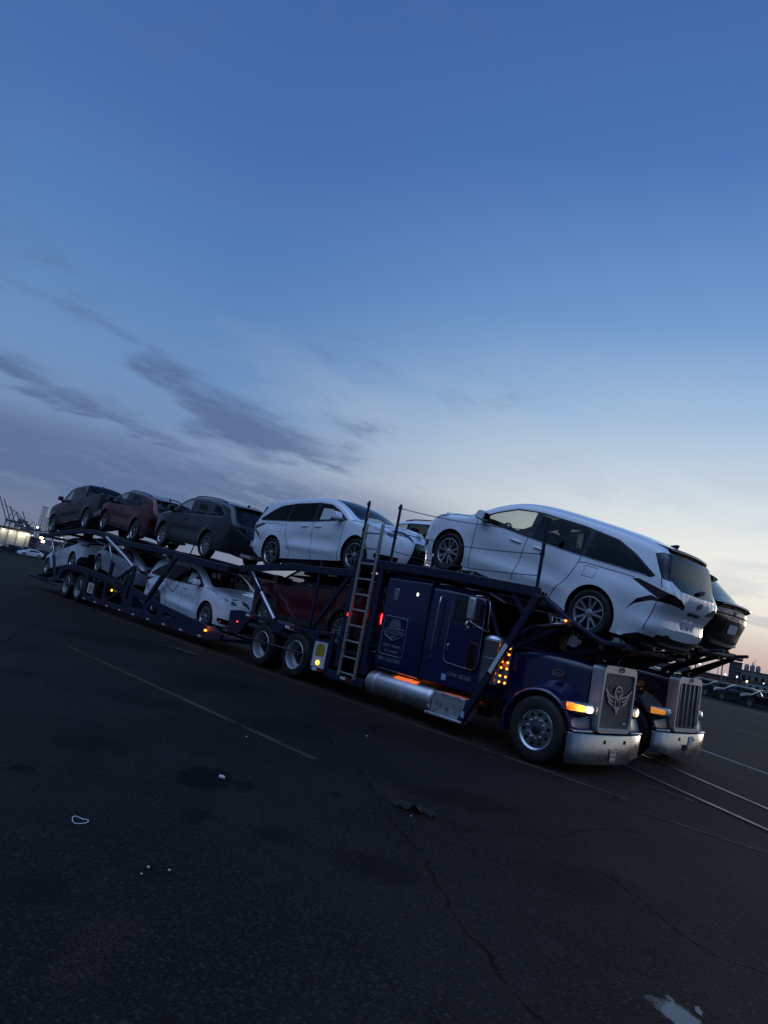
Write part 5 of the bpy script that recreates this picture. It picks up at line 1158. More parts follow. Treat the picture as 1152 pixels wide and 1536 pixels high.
        for x in (-8.2, -6.55, -5.35, -4.42):
            z = np.interp(x, [-9, -8.6, -6.85, -5.7, -4.95], [1.04, 1.06, 1.0, 1.03, 1.05])
            if x > -5.5: z = .335
            MB().box((x-.10, s*1.003, z-.028), (x+.06, s*1.006, z+.028)).build('reflector', REFW, sd_); MB().box((x+.065, s*1.003, z-.028), (x+.25, s*1.006, z+.028)).build('reflector', REFR, sd_)
        pn = MB().prism([(-5.49, .38), (-5.07, .38), (-5.07, .90), (-5.49, .88)], (0, s*1.006, 0), (1, 0, 0), (0, 0, 1), (0, s, 0), .006).build('marker_panel', mat('panel_white', (.55, .57, .62), .5, dirt=.4, scale=7), T)
        MB().prism(rounded([(-5.42, .60), (-5.13, .62), (-5.13, .80), (-5.19, .86), (-5.36, .85), (-5.42, .76)], .03), (0, s*1.013, 0), (1, 0, 0), (0, 0, 1), (0, s, 0), .004).build('warning_sticker', mat('sticker_yellow', (.40, .26, .015), .5, dirt=.6, scale=30, dcol=(.10, .07, .02)), pn)
        MB().prism([(.055*cos(t), .045*sin(t)) for t in np.linspace(0, 2*pi, 20, endpoint=False)], (-5.28, s*1.013, .475), (1, 0, 0), (0, 0, 1), (0, s, 0), .015).build('side_marker_light', YEL_ON if blue else AMB_DIM, pn)
        lw = [(-8.95, .82), (-8.2, .82), (-5.0, .82), (-4.1, .86)]
        mb = loft(MB(), [[(x, s*.46, z), (x, s*.92, z), (x, s*.92, z-.05), (x, s*.46, z-.05)] for x, z in lw], close=True); mb.build('lower_floor', steel, T)
        MB().ico((-8.62, s*1.0, .84), (.02, .015, .02), 1).build('tail_marker', RED_ON if blue else REFR, T)
    if blue:
        MB().box((-4.66, -1.02, 1.51), (-4.62, -1.0, 1.57)).build('side_reflector', mat('red_lamp_dim', (.4, .01, .01), .4, emit=(1, .03, .03), estr=1.5), T)
    for x, z in ((-8.8, 2.04), (-6.4, 2.26), (-4.85, 2.40)): MB().box((x-.05, -.94, z-.08), (x+.05, .94, z)).build('upper_crossbar', steel, T)
    for x in (-8.7, -5.0): MB().box((x-.08, -.9, .60), (x+.08, .9, .74)).build('lower_crossbar', steel, T)
    return T
# ------------------------------------------------------------------ trailer
def make_trailer(label, loc):
    T = thing('car_hauler_trailer', label, 'trailer', loc)
    deck = [(-25.3, 2.14), (-24.4, 2.15), (-22.8, 2.34), (-21.0, 2.50), (-19.2, 2.53), (-18.0, 2.44), (-16.3, 2.30), (-14.0, 2.25), (-11.3, 2.10), (-9.6, 2.02)]
    for s in (1, -1):
        outer = [(-18.95, .20), (-9.75, .23), (-9.25, .28), (-9.2, .44), (-9.6, .53), (-11.0, .62), (-13.1, .78), (-14.8, .98), (-17.0, 1.13), (-19.0, 1.24), (-20.4, 1.28), (-21.3, 1.20), (-21.9, 1.02), (-22.1, .60), (-21.65, .58), (-21.45, .92), (-21.0, 1.06), (-19.5, 1.06), (-19.05, .95), (-18.95, .6)]
        holes = [rounded(h, .06, 3) for h in ([(-18.75, .36), (-18.1, .36), (-18.35, 1.02), (-18.75, 1.05)], [(-17.9, .36), (-17.2, .36), (-17.2, .97), (-18.1, 1.0)], [(-17.0, .36), (-15.5, .36), (-15.6, .86), (-17.0, .95)], [(-14.75, .38), (-13.95, .38), (-13.95, .70), (-14.75, .76)], [(-13.55, .38), (-12.95, .38), (-12.95, .62), (-13.55, .66)], [(-12.55, .38), (-12.1, .38), (-12.1, .54), (-12.55, .56)])]
        sb = holed_plate(outer, holes, s*.93, s*.07, .4).build('side_beam', STEEL, T, bevel=.01)
        MB().beam((-16.9, s*.95, .40), (-15.6, s*.95, .88), .04, .06).build('truss_bar', STEEL, sb); MB().beam((-18.2, s*.95, 1.05), (-17.95, s*.95, .34), .04, .06, (1, 0, 0)).build('truss_bar', STEEL, sb)
        MB().box((-18.95, s*1.0, .20), (-9.75, s*1.025, .25)).build('bottom_flange', STEEL, sb)
        for k in range(9):
            x = -18.7+1.05*k; MB().box((x, s*1.027, .205+.003*k), (x+.16, s*1.030, .248+.003*k)).build('reflector', REFW, sb); MB().box((x+.17, s*1.027, .205+.003*k), (x+.33, s*1.030, .248+.003*k)).build('reflector', REFR, sb)
        for x in (-19.67, -20.95): truck_wheel(T, x, s*.80, .48, s, 'drive', 'trailer_wheel')
        pn = MB().prism([(-18.55, .45), (-18.05, .45), (-18.05, .78), (-18.55, .80)], (0, s*1.0, 0), (1, 0, 0), (0, 0, 1), (0, s, 0), .01).build('sign_panel', MATS['panel_white'], T); MB().box((-18.40, s*1.012, .50), (-18.16, s*1.016, .74)).build('warning_sticker', MATS['sticker_yellow'], pn)
        MB().ico((-16.52, s*.98, .74), (.05, .03, .04), 2).build('side_marker_light', YEL_ON, T, smooth=True)
        MB().ico((-10.0, s*1.01, .42), (.06, .025, .03), 2).build('front_marker_light', ORG_ON, T, smooth=True)
        l = bpy.data.lights.new('marker_glow', 'POINT'); l.energy = .5; l.color = (1, .2, .05); l.shadow_soft_size = .05; lo = bpy.data.objects.new('marker_glow', l); COL.objects.link(lo); lo.parent = T; lo.location = (-10.0, s*1.08, .50)
        MB().tube([(-22.0, s*1.03, .62), (-19.3, s*1.03, .58)], .020, 8).build('rub_bar', STEEL, sb, smooth=True)
        # upper deck
        polybeam(deck, s*.98, .08, .17).build('deck_beam', STEEL, T, bevel=.012)
        mb = loft(MB(), [[(x, s*.46, z+.09), (x, s*.93, z+.09), (x, s*.93, z+.05), (x, s*.46, z+.05)] for x, z in deck], close=True); mb.build('deck_floor', PERF, T)
        # posts and rams
        rp = MB().beam((-22.15, s*.97, .50), (-23.0, s*.97, 1.45), .09, .10, (1, 0, 0)).build('rear_post', STEEL, T, bevel=.01); MB().tube([(-22.9, s*.97, 1.40), (-23.85, s*.97, 2.2)], .035, 10).build('ram_rod', CHROME, rp, smooth=True)
        mp_ = MB().box((-17.12, s*.92, 1.0), (-16.94, s*1.0, 1.62)).build('middle_post', STEEL, T, bevel=.01); MB().tube([(-17.05, s*.96, 1.6), (-17.95, s*.96, 2.42)], .032, 10).build('ram_rod', CHROME, mp_, smooth=True)
        hy = MB().tube([(-17.95, s*1.0, 2.40), (-16.0, s*1.0, 1.85), (-15.25, s*1.0, 1.60)], .055, 10).build('tilt_ram', SHELL if s < 0 else STEEL, T, smooth='auto')
        MB().box((-15.30, s*.92, .60), (-15.12, s*1.0, 1.66)).build('truss_post', STEEL, T, bevel=.01)
        MB().beam((-15.3, s*.96, 1.58), (-16.6, s*.96, 1.02), .07, .09).build('truss_brace', STEEL, T, bevel=.01)
        MB().beam((-12.55, s*.98, 2.12), (-13.85, s*.98, .70), .10, .15, (1, 0, 0)).build('diagonal_strut', DSTEEL, T, bevel=.012)
        # strap post between the cars on top
        MB().tube([(-15.75, s*1.0, 2.25), (-15.45, s*1.0, 2.95)], .022, 8).build('guard_post', DSTEEL, T)
        lw = [(-25.2, .48), (-24.6, .55), (-22.4, .90), (-21.2, 1.00), (-19.2, 1.13), (-18.4, 1.10), (-16.9, .86), (-15.5, .62), (-14.2, .36), (-10.0, .33), (-9.3, .33)]
        mb = loft(MB(), [[(x, s*.45, z), (x, s*.91, z), (x, s*.91, z-.06), (x, s*.45, z-.06)] for x, z in lw], close=True); mb.build('lower_floor', STEEL, T)
        for k in range(4):
            x = -17.3+.06*k; MB().tube([(x, s*1.01, 1.15), (x+.25, s*1.02, .98+.03*k), (x+.9, s*1.01, .92), (x+1.6, s*1.0, .98), (x+1.9, s*1.0, 1.35)], .012, 6).build('hydraulic_hose', RUB, T, smooth=True)
        MB().tube([(-12.9, s*1.03, 1.75), (-12.6, s*1.04, 1.3), (-12.2, s*1.03, 1.15), (-11.4, s*1.0, 2.0)], .010, 6).build('strap', DSTEEL, T, smooth=True)
        # loading skids at the tail
        tl = MB(); tl.beam((-22.0, s*.85, .50), (-25.2, s*.85, .43), .30, .09); tl.build('tail_skid', STEEL, T, bevel=.01)
        MB().beam((-22.1, s*.97, .34), (-24.3, s*.97, .40), .05, .06).build('tail_brace', STEEL, T); MB().beam((-23.2, s*.97, .36), (-23.05, s*.97, .50), .05, .06, (1, 0, 0)).build('tail_brace', STEEL, T)
        MB().box((-25.3, s*.55, .38), (-25.12, s*1.0, .50)).build('tail_end', DSTEEL, T, bevel=.02)
        MB().tube([(-24.9, s*1.0, 2.27), (-21.6, s*1.0, 2.62)], .018, 8).build('wheel_guide', STEEL, T)
    for x in (-25.0, -22.5, -20.0, -17.0, -14.2, -11.5, -9.8):
        z = float(np.interp(x, [p[0] for p in deck], [p[1] for p in deck])); MB().box((x-.06, -.94, z-.07), (x+.06, .94, z+.03)).build('deck_crossbar', STEEL, T)
    for x, z in ((-24.8, .36), (-22.1, .66), (-18.9, .5), (-15.2, .40), (-12.5, .24), (-9.7, .24)): MB().box((x-.06, -.92, z), (x+.06, .92, z+.08)).build('floor_crossbar', STEEL, T)
    for x in (-19.67, -20.95): MB().tube([(x, -.65, .48), (x, .65, .48)], .08, 8).build('axle', DSTEEL, T)
    MB().box((-9.35, -.30, .30), (-8.6, .30, .52)).build('coupling', DSTEEL, T, bevel=.02)
    return T
# ------------------------------------------------------------------ setting: ground, lines, rails
CX, CY, CZ = CAM_POS
def gz(x, y):
    d = sqrt((x-CX)**2+(y-CY)**2); t = min(1, max(0, (d-38)/47)); return -(t*t*(3-2*t))
STAINS = [(0.38, -5.44, 0.24, 0.36, .8, .95), (.62, -5.20, .14, .16, .5, .8), (1.24, -6.0, 0.12, 0.2, .3, .8), (1.73, -5.59, 0.17, 0.16, .1, .6), (-0.74, -6.07, 0.39, 0.38, .1, .6), (-9.44, -2.38, 1.93, 1.52, 0, .6), (-4.78, -2.31, 0.87, 1.05, .1, .7), (0.03, -6.91, 0.11, 0.13, .3, .8), (2.13, -7.36, 0.19, 0.24, 0, .5), (-1.71, -3.09, 0.72, 0.94, 0, .7), (2.13, -6.7, 0.13, 0.14, .1, .6), (-1.59, -1.3, 1.5, 0.9, 0, .6), (1.29, -2.88, 0.76, 0.43, 0, .6), (3.22, -3.56, 0.69, 0.49, 0, .5), (2.41, -5.21, 0.32, 0.32, 0, .6), (-4.28, -5.77, 0.26, 0.32, .1, .7), (-2.9, -4.6, .8, .5, 0, .5), (-7, -5.2, 1.2, .8, 0, .5)]
CRACKS = [([(-2.3, -2.2), (-.6, -3.1), (.34, -3.5), (.96, -3.91), (2.42, -4.71), (3.29, -5.29), (3.85, -5.57), (4.6, -5.9)], .020), ([(1.4, -4.05), (1.98, -3.78), (2.34, -2.76), (2.28, -1.94), (2.5, -1.4)], .016), ([(-17.5, .22), (-11, -3.56), (-7.05, -5.35), (-4, -6.9)], .05), ([(2.1, -2.9), (3.2, -3.3), (4.15, -3.85), (4.48, -3.74), (5.4, -3.9)], .022), ([(-13, -2.4), (-10.5, -6.5)], .05)]
WETN = []
def asphalt_nodes(g, full=False):
    tc = g.n('ShaderNodeTexCoord').outputs['Object']
    big = g.noise(tc, .45, 7, .68, .6); mid = g.noise(tc, 1.1, 6, .65); fine = g.noise(tc, 55, 4, .75); grit = g.noise(tc, 95, 2, .6)
    mp = g.n('ShaderNodeMapping'); g.put(mp.inputs[0], tc); mp.inputs['Scale'].default_value = (.25, 1.6, 1); mp.inputs['Rotation'].default_value = (0, 0, R(-8))
    smear = g.noise(mp.outputs[0], .9, 5, .6, .8)
    c = g.mix(g.smooth(big, .42, .58), (.0060, .0054, .0046, 1), (.0135, .0121, .0102, 1))
    c = g.mix(g.math('MULTIPLY', g.smooth(mid, .52, .70), .6), c, (.0036, .004, .0048, 1))
    c = g.mix(g.math('MULTIPLY', g.smooth(smear, .54, .66), .75), c, (.0030, .0033, .004, 1))
    brown = g.noise(tc, .55, 5, .7, .5)
    c = g.mix(g.math('MULTIPLY', g.smooth(brown, .58, .74), .5), c, (.0175, .0125, .0105, 1))
    vs = g.n('ShaderNodeTexVoronoi'); g.put(vs.inputs['Vector'], tc); vs.inputs['Scale'].default_value = 46; vsep = g.n('ShaderNodeSeparateColor'); g.put(vsep.inputs[0], vs.outputs['Color'])
    stone = g.math('POWER', vsep.outputs[0], 3.5)
    c = g.mix(g.math('MULTIPLY', stone, g.smooth(vs.outputs['Distance'], .75, .2)), c, (.060, .054, .046, 1))
    c = g.mix(g.math('MULTIPLY', g.smooth(fine, .45, .62), .85), c, (.0230, .0210, .0185, 1))
    c = g.mix(g.math('MULTIPLY', g.smooth(grit, .62, .72), .8), c, (.085, .088, .092, 1))
    rough = g.math('ADD', .80, g.math('MULTIPLY', g.smooth(mid, .5, .72), -.12))
    h = g.math('ADD', g.math('MULTIPLY', fine, .7), g.math('MULTIPLY', stone, .9))
    wet = None
    if full:
        wn = g.n('ShaderNodeTexNoise'); g.put(wn.inputs['Vector'], tc); wn.inputs['Scale'].default_value = 3.2; wn.inputs['Detail'].default_value = 7; wn.inputs['Roughness'].default_value = .65
        off = g.vmath('SCALE', g.vmath('SUBTRACT', wn.outputs[1], (.5, .5, .5)).outputs[0]); off.inputs['Scale'].default_value = .24
        P = g.vmath('MULTIPLY', g.vmath('ADD', tc, off.outputs[0]).outputs[0], (1, 1, 0)).outputs[0]
        u, v = (cos(R(48.7)), sin(R(48.7)), 0), (-sin(R(48.7)), cos(R(48.7)), 0)
        RAGGED = g.math('MULTIPLY', g.math('SUBTRACT', g.noise(tc, 7.5, 6, .7), .5), 2.2)
        def ell(x, y, a_, b_, lo, hi, amt):
            d = g.vmath('SUBTRACT', P, (x, y, 0)).outputs[0]
            du = g.math('DIVIDE', g.vmath('DOT_PRODUCT', d, u).outputs['Value'], a_); dv = g.math('DIVIDE', g.vmath('DOT_PRODUCT', d, v).outputs['Value'], b_)
            e2 = g.math('ADD', g.math('MULTIPLY', du, du), g.math('MULTIPLY', dv, dv))
            return g.math('MULTIPLY', g.smooth(g.math('ADD', e2, RAGGED), hi, lo), amt)
        acc = None
        for x, y, a_, b_, lo, amt in STAINS:
            q = ell(x, y, a_, b_, lo, 1.25, amt); acc = q if acc is None else g.math('MAXIMUM', acc, q)
        c = g.mix(acc, c, (.0016, .0018, .0023, 1))
        for x, y, a_, b_ in ((2.80, -7.30, .16, .40), (1.05, -3.7, .10, .40), (2.6, -2.3, .3, 1.2)):
            c = g.mix(g.math('MULTIPLY', ell(x, y, a_, b_, .1, 1.3, .85), g.smooth(fine, .47, .56)), c, (.046, .030, .023, 1))
        crk = None
        for poly, w in CRACKS:
            for i in range(len(poly)-1):
                A = Vector((*poly[i], 0)); B = Vector((*poly[i+1], 0)); ab = B-A
                pa = g.vmath('SUBTRACT', P, tuple(A)).outputs[0]
                k = g.math('DIVIDE', g.vmath('DOT_PRODUCT', pa, tuple(ab)).outputs['Value'], ab.length_squared, clamp=True)
                sc_ = g.vmath('SCALE', tuple(ab)); g.put(sc_.inputs['Scale'], k)
                dd = g.vmath('LENGTH', g.vmath('SUBTRACT', pa, sc_.outputs[0]).outputs[0]).outputs['Value']
                q = g.smooth(dd, w, w*.25); crk = q if crk is None else g.math('MAXIMUM', crk, q)
        crk = g.math('MULTIPLY', crk, g.smooth(g.noise(tc, 2.3, 4, .6), .36, .58))
        c = g.mix(g.math('MULTIPLY', crk, .9), c, (.0012, .0012, .0015, 1)); h = g.math('SUBTRACT', h, g.math('MULTIPLY', crk, .8))
        wet = ell(4.42, -4.88, .11, .17, .55, 1.0, 1.0)
        for x, y, a_, b_ in ((4.27, -4.84, .03, .05), (4.31, -4.74, .022, .05), (4.47, -4.70, .02, .05)): wet = g.math('MAXIMUM', wet, ell(x, y, a_, b_, .5, 1.0, .95))
        c = g.mix(wet, c, (.004, .0045, .006, 1)); rough = g.math('MULTIPLY', rough, g.math('SUBTRACT', 1.0, g.math('MULTIPLY', wet, .95)))
    WETN[:] = [wet]
    bn = g.n('ShaderNodeBump'); bn.inputs['Distance'].default_value = .02; g.put(bn.inputs['Height'], h)
    if wet is not None: g.put(bn.inputs['Strength'], g.math('MULTIPLY', g.math('SUBTRACT', 1.0, wet), 1.0))
    else: bn.inputs['Strength'].default_value = .8
    return tc, c, rough, bn.outputs[0]
def ground_mat(name, over=None, lo=.45, hi=.6, scale=14, amt=.9, full=False):
    m = bpy.data.materials.new(name); m.use_nodes = True; g = NG(m.node_tree); b = m.node_tree.nodes['Principled BSDF']
    tc, c, r, n = asphalt_nodes(g, full)
    if over:
        w = g.math('MULTIPLY', g.smooth(g.math('ADD', g.math('MULTIPLY', g.noise(tc, scale, 6, .7), .6), g.math('MULTIPLY', g.noise(tc, 1.7, 4, .6), .4)), lo, hi), amt); c = g.mix(w, c, (*over, 1))
    g.put(b.inputs['Base Color'], c); g.put(b.inputs['Roughness'], r); g.put(b.inputs['Normal'], n); b.inputs['Specular IOR Level'].default_value = .11
    if full: g.put(b.inputs['Specular IOR Level'], g.math('ADD', .11, g.math('MULTIPLY', WETN[0], .89)))
    MATS[name] = m; return m
ASPH = ground_mat('asphalt', full=True)
mb = MB(); rings = [0, 4, 8, 13, 19, 26, 33, 38, 42, 47, 52, 58, 64, 70, 76, 82, 88, 100, 140, 220, 400, 800, 1600, 3000]; NS = 72
mb.v.append((CX, CY, 0))
for r in rings[1:]:
    for j in range(NS):
        a = 2*pi*j/NS; x, y = CX+r*cos(a), CY+r*sin(a); mb.v.append((x, y, gz(x, y)))
mb.f += [(0, 1+j, 1+(j+1) % NS) for j in range(NS)]
for i in range(len(rings)-2):
    for j in range(NS):
        a = 1+i*NS+j; b = 1+i*NS+(j+1) % NS; mb.f.append((a, a+NS, b+NS, b))
tag(mb.build('ground', ASPH, smooth=True), kind='structure')
def ribbon(pts, w, lift=.004, jag=0, step=.5, seed=1):
    rnd = random.Random(seed); P = []
    for i in range(len(pts)-1):
        a, b = Vector(pts[i]), Vector(pts[i+1]); k = max(1, int((b-a).length/step)); P += [a.lerp(b, j/k) for j in range(k)]
    P.append(Vector(pts[-1])); mb = MB()
    for i, p in enumerate(P):
        d = (P[min(i+1, len(P)-1)]-P[max(i-1, 0)]).normalized(); n = Vector((-d.y, d.x)); o = n*rnd.uniform(-jag, jag); ww = w*rnd.uniform(.35, 1.2) if jag else w
        for s in (1, -1): q = p+o+n*s*ww/2; mb.v.append((q.x, q.y, gz(q.x, q.y)+lift))
    mb.f = [(2*i, 2*i+1, 2*i+3, 2*i+2) for i in range(len(P)-1)]; return mb
WHITEL = ground_mat('line_white', (.30, .31, .32), .36, .50); YELL = ground_mat('line_yellow_worn', (.095, .078, .052), .40, .57, amt=.8); PALEL = ground_mat('line_pale_worn', (.13, .12, .105), .42, .58)
CONC = ground_mat('worn_patch', (.075, .076, .08), .30, .55, 6, .8); CRK = mat('crack_black', (.0035, .0035, .004), .95)
for nm, pts, w, m in (('painted_line', [(-7.5, -4.05), (-3, -3.88), (-.2, -3.76)], .11, YELL), ('painted_line', [(-16.5, -.22), (-3, -.16), (1.6, -.10)], .10, YELL),
                      ('painted_line', [(-6, 11.1), (-.96, 8.02), (6, 3.75)], .13, WHITEL), ('painted_line', [(-11, 22.7), (-5.24, 18.59), (2, 13.5)], .13, PALEL), ('painted_line', [(-9.8, 32), (-5.1, 24.7), (3, 14)], .06, PALEL),
                      ('painted_line', [(-32, 74.8), (-22.3, 59), (-9.9, 39.3), (0, 23.5)], .22, WHITEL), ('painted_line', [(-114, 19), (-105, 26)], .5, PALEL), ('painted_line', [(-37.5, .5), (-36.4, 4)], .3, PALEL),
                      ('painted_line', [(2.0, -.51), (2.8, -.40), (5, 0)], .07, YELL), ('painted_line', [(1.1, 1.35), (1.85, 1.27)], .10, PALEL)):
    tag(ribbon(pts, w).build(nm, m), kind='structure')
# tram-like rails sunk in the asphalt
T = thing('railway_track', 'two shiny steel rails sunk in the asphalt in front of the trucks', 'railway track', (0, 0, 0))
for a, b in (((-6.6, 6.05), (6.2, -.80)), ((-6.9, 8.22), (6.9, -.22))):
    a, b = Vector((*a, .004)), Vector((*b, .004)); d = (b-a).normalized(); n = Vector((-d.y, d.x, 0))
    rl = MB().beam(a, b, .050, .016).build('rail', mat('worn_rail', (.30, .28, .26), .38, metal=1, dirt=.6, scale=2, rvar=.2), T)
    for s, w in ((1, .07), (-1, .05)): MB().beam(a+n*s*(.031+w/2)-Vector((0, 0, .002)), b+n*s*(.031+w/2)-Vector((0, 0, .002)), w, .010).build('flangeway', CRK, rl)
tag(ribbon([(-6.8, 7.1), (6.5, -.5)], 1.15, .0035).build('track_bed', ground_mat('track_bed_asphalt', (.0085, .008, .008), .3, .55, 5, .75)), kind='structure')
# litter
ringp = [(1.25+.058*cos(t)+.008*sin(3*t), -6.85+.048*sin(t)+.006*cos(2*t), .012+.008*sin(2*t)) for t in np.linspace(0, 2*pi, 40)]
tag(MB().tube(ringp, .0030, 6, caps=False).build('plastic_strap', mat('strap_white', (.7, .72, .75), .5), smooth=True), 'thin white plastic strap loop lying on the dark asphalt', 'strap loop')
tag(MB().tube([(.40, -5.31, .018), (.44, -5.28, .018)], [.018, .015], 14).build('paper_cup', mat('cup_white', (.6, .61, .62), .6, dirt=.4, scale=30), smooth='auto'), 'small crushed white paper cup lying on a dark oil stain', 'paper cup')
def crumple(cx, cy, L, w, rot, seed, h):
    rnd = random.Random(seed); mb = MB(); nx, ny = 26, 9
    from mathutils import noise as mn
    for i in range(nx):
        for j in range(ny):
            u = (i/(nx-1)-.5)*L; v = (j/(ny-1)-.5)*w*(1+.5*mn.noise((u*9, seed, 0))); z = .012+h*abs(mn.noise((u*11+seed, v*16, 1.3)))*1.5*(1-abs(i/(nx-1)-.5)*1.2)+.006*mn.noise((u*40, v*40, seed))
            v += .10*mn.noise((u*5, 3.1, seed)); mb.v.append((cx+u*cos(rot)-v*sin(rot), cy+u*sin(rot)+v*cos(rot), max(.006, z)))
    mb.f = [(i*ny+j, (i+1)*ny+j, (i+1)*ny+j+1, i*ny+j+1) for i in range(nx-1) for j in range(ny-1)]; return mb
RAG = mat('dirty_rag', (.018, .015, .013), .9, dirt=.7, scale=14, dcol=(.006, .006, .007), bump=.3)
tag(crumple(1.48, -3.88, .42, .13, .35, 5, .09).build('dirty_rag', RAG, smooth=True), 'crumpled dark dirty rag lying on the asphalt by a crack', 'rag')
tag(crumple(-8.7, -1.15, 1.2, .22, .12, 9, .05).build('torn_strip', mat('strip_black', (.008, .008, .009), .7), smooth=True), 'torn black rubber strip lying beside the trailer', 'rubber strip')
tag(MB().tube([(.95+.06*cos(t), -4.37+.05*sin(t), .010) for t in np.linspace(.3, 5.9, 24)], .006, 6).build('rubber_loop', MATS['strip_black'], smooth=True), 'small black rubber loop flat on the asphalt', 'rubber loop')
for i, (x, y, s) in enumerate(((2.05, -6.72, .010), (2.13, -6.80, .008), (2.12, -6.62, .009), (1.60, -4.02, .010), (-1.1, -4.1, .014), (-1.3, -2.0, .018))):
    mb = MB(); rnd = random.Random(i); mb.v = [(x+s*rnd.uniform(.6, 1.2)*cos(a), y+s*rnd.uniform(.5, 1.1)*sin(a), .004+zz_) for zz_ in (0, .006) for a in np.linspace(0, 2*pi, 7)[:-1]]
    mb.f = [tuple(range(6)), tuple(range(6, 12))]+[(j, (j+1) % 6, 6+(j+1) % 6, 6+j) for j in range(6)]
    tag(mb.build('paper_scrap', MATS['cup_white']), 'tiny pale scrap of paper lying flat on the asphalt', 'paper scrap', 'paper scraps on the asphalt')

# ------------------------------------------------------------------ the loaded trucks
YC = 1.05
truck = make_tractor('blue long-nose car hauler truck with lit headlights and winged M grille', BLUE, (0, YC, 0), True)
trailer = make_trailer('dark blue two-deck car trailer coupled behind the blue truck', (0, YC, 0))
truck2 = make_tractor('black long-nose car hauler truck with upright chrome grille bars, parked beyond the blue truck', TBLACK, (-.37, YC+3.25, 0), False)
def seat_car(root, F, Rr, Rt, y=1.085, sy=.835):
    """place a car from its front and rear wheel centres (x,z)"""
    mx, mz = (F[0]+Rr[0])/2, (F[1]+Rr[1])/2; dx = abs(F[0]-Rr[0]); th = atan2(F[1]-Rr[1], dx); yaw = pi if F[0] < Rr[0] else 0
    n = Vector((-sin(th) if yaw == 0 else sin(th), 0, cos(th)))
    root.location = (mx-n.x*Rt, y, mz-n.z*Rt); root.rotation_euler = (0, -th, yaw); root.scale = (1, sy, 1)
GRP = 'new cars loaded on the car hauler'
van = make_car(VAN, 'minivan', 'white minivan tilted nose-up on the deck over the blue cab', 'minivan', PAINT['white'], group=GRP)
seat_car(van, (-2.52, 2.99), (.46, 2.27), .36)
van2 = car_copy(van, 'white minivan with dark five-spoke wheels on the upper deck behind the ladder', 'minivan', (0, 0, 0), (0, 0, 0), group=GRP)
seat_car(van2, (-5.10, 2.745), (-8.17, 2.595), .36)
for o in [c for c in van2.children if c.name.startswith('wheel')]:
    loc, rot = o.location.copy(), o.rotation_euler.copy()
    for ch in list(o.children_recursive): bpy.data.objects.remove(ch)
    bpy.data.objects.remove(o); put_tree(wheel_proto('dark', .36, .23, .255), van2, loc, rot)
van3 = car_copy(van, 'white minivan on the low trailer deck, crossed by a black diagonal strut', 'minivan', (0, 0, 0), (0, 0, 0), group=GRP)
seat_car(van3, (-10.62, .725), (-13.68, .725), .36)
hi = make_car(suv_spec(), 'midsize_suv', 'dark grey suv with chrome window line on the upper deck, tail to the right', 'suv', PAINT['grey'], group=GRP)
seat_car(hi, (-14.34, 2.74), (-11.47, 2.585), .365)
rs = make_car(suv_spec(1.0, .97, 'dark', .94, 'red', True, 'COROLLA CROSS'), 'compact_suv', 'dark red suv on the upper deck between the pickup and the grey suv', 'suv', PAINT['red'], group=GRP)
seat_car(rs, (-19.38, 3.01), (-16.53, 2.77), .365)
pk = make_car(PICK, 'pickup_truck', 'black crew-cab pickup at the rear end of the upper deck', 'pickup', PAINT['black'], group=GRP)
seat_car(pk, (-24.80, 2.64), (-21.12, 2.98), .41)
fs = make_car(fast_spec(), 'fastback_car', 'white fastback car at the tail of the low deck, nose down to the left', 'car', PAINT['white'], group=GRP)
seat_car(fs, (-24.36, .925), (-21.63, 1.36), .335)
fs2 = car_copy(fs, 'pale silver fastback car sloping tail-down in the middle of the low deck behind steel posts', 'car', (0, 0, 0), (0, 0, 0), PAINT['silver'], GRP)
seat_car(fs2, (-18.98, 1.47), (-16.25, 1.08), .335)
rl_ = car_copy(rs, 'dark red suv low behind the ladder, over the drive wheels of the blue truck', 'suv', (0, 0, 0), (0, 0, 0), group=GRP)
seat_car(rl_, (-7.95, 1.185), (-5.10, 1.185), .365)
for o in [c for c in rl_.children if c.name.startswith('wheel')]:
    loc, rot = o.location.copy(), o.rotation_euler.copy()
    for ch in list(o.children_recursive): bpy.data.objects.remove(ch)
    bpy.data.objects.remove(o); put_tree(wheel_proto('multi', .365, .23, .25), rl_, loc, rot)
lx = make_car(lexus_spec(), 'coupe_suv', 'black coupe-roofed suv tilted tail-down over the hood of the black truck', 'suv', PAINT['black'], group='new cars loaded on the black truck')
seat_car(lx, (-3.13, 3.20), (-.36, 2.50), .365, 4.30, .90)
ws = car_copy(hi, 'white suv with roof rails on the black truck, seen between the two white minivans', 'suv', (0, 0, 0), (0, 0, 0), PAINT['white'], 'new cars loaded on the black truck')
seat_car(ws, (-8.6, 2.90), (-5.75, 2.84), .365, 4.30)

# ------------------------------------------------------------------ far yard
def far(az, dist, z=None):
    return (CX+dist*cos(R(az)), CY+dist*sin(R(az)), -1.0 if z is None else z)
def zat(z_ref, ref, dist): return CZ+(z_ref-CZ)*dist/ref
SUVN = ['black', 'darkgreen', 'black', 'grey']
row = [((-21.3, 72.2), PAINT['black'], 'dark suv parked at the right edge of the far row'), ((-25.2, 75.0), PAINT['darkgreen'], 'dark green suv second from the right edge in the far row'), ((-28.0, 77.2), PAINT['black'], 'black suv third from the right edge in the far row'), ((-31.0, 79.6), PAINT['grey'], 'dark suv half hidden behind the black truck nose in the far row'),
       ((-17.5, 69.6), PAINT['black'], 'dark suv cut by the right frame edge')]
for (x, y), pt, lab in row[:4]:
    c = car_copy(hi, lab, 'suv', (x, y, gz(x, y)), (0, 0, R(197)), pt, 'suvs parked in the far row', 'parked_suv')
    c.scale = (.98, 1, 1.13)
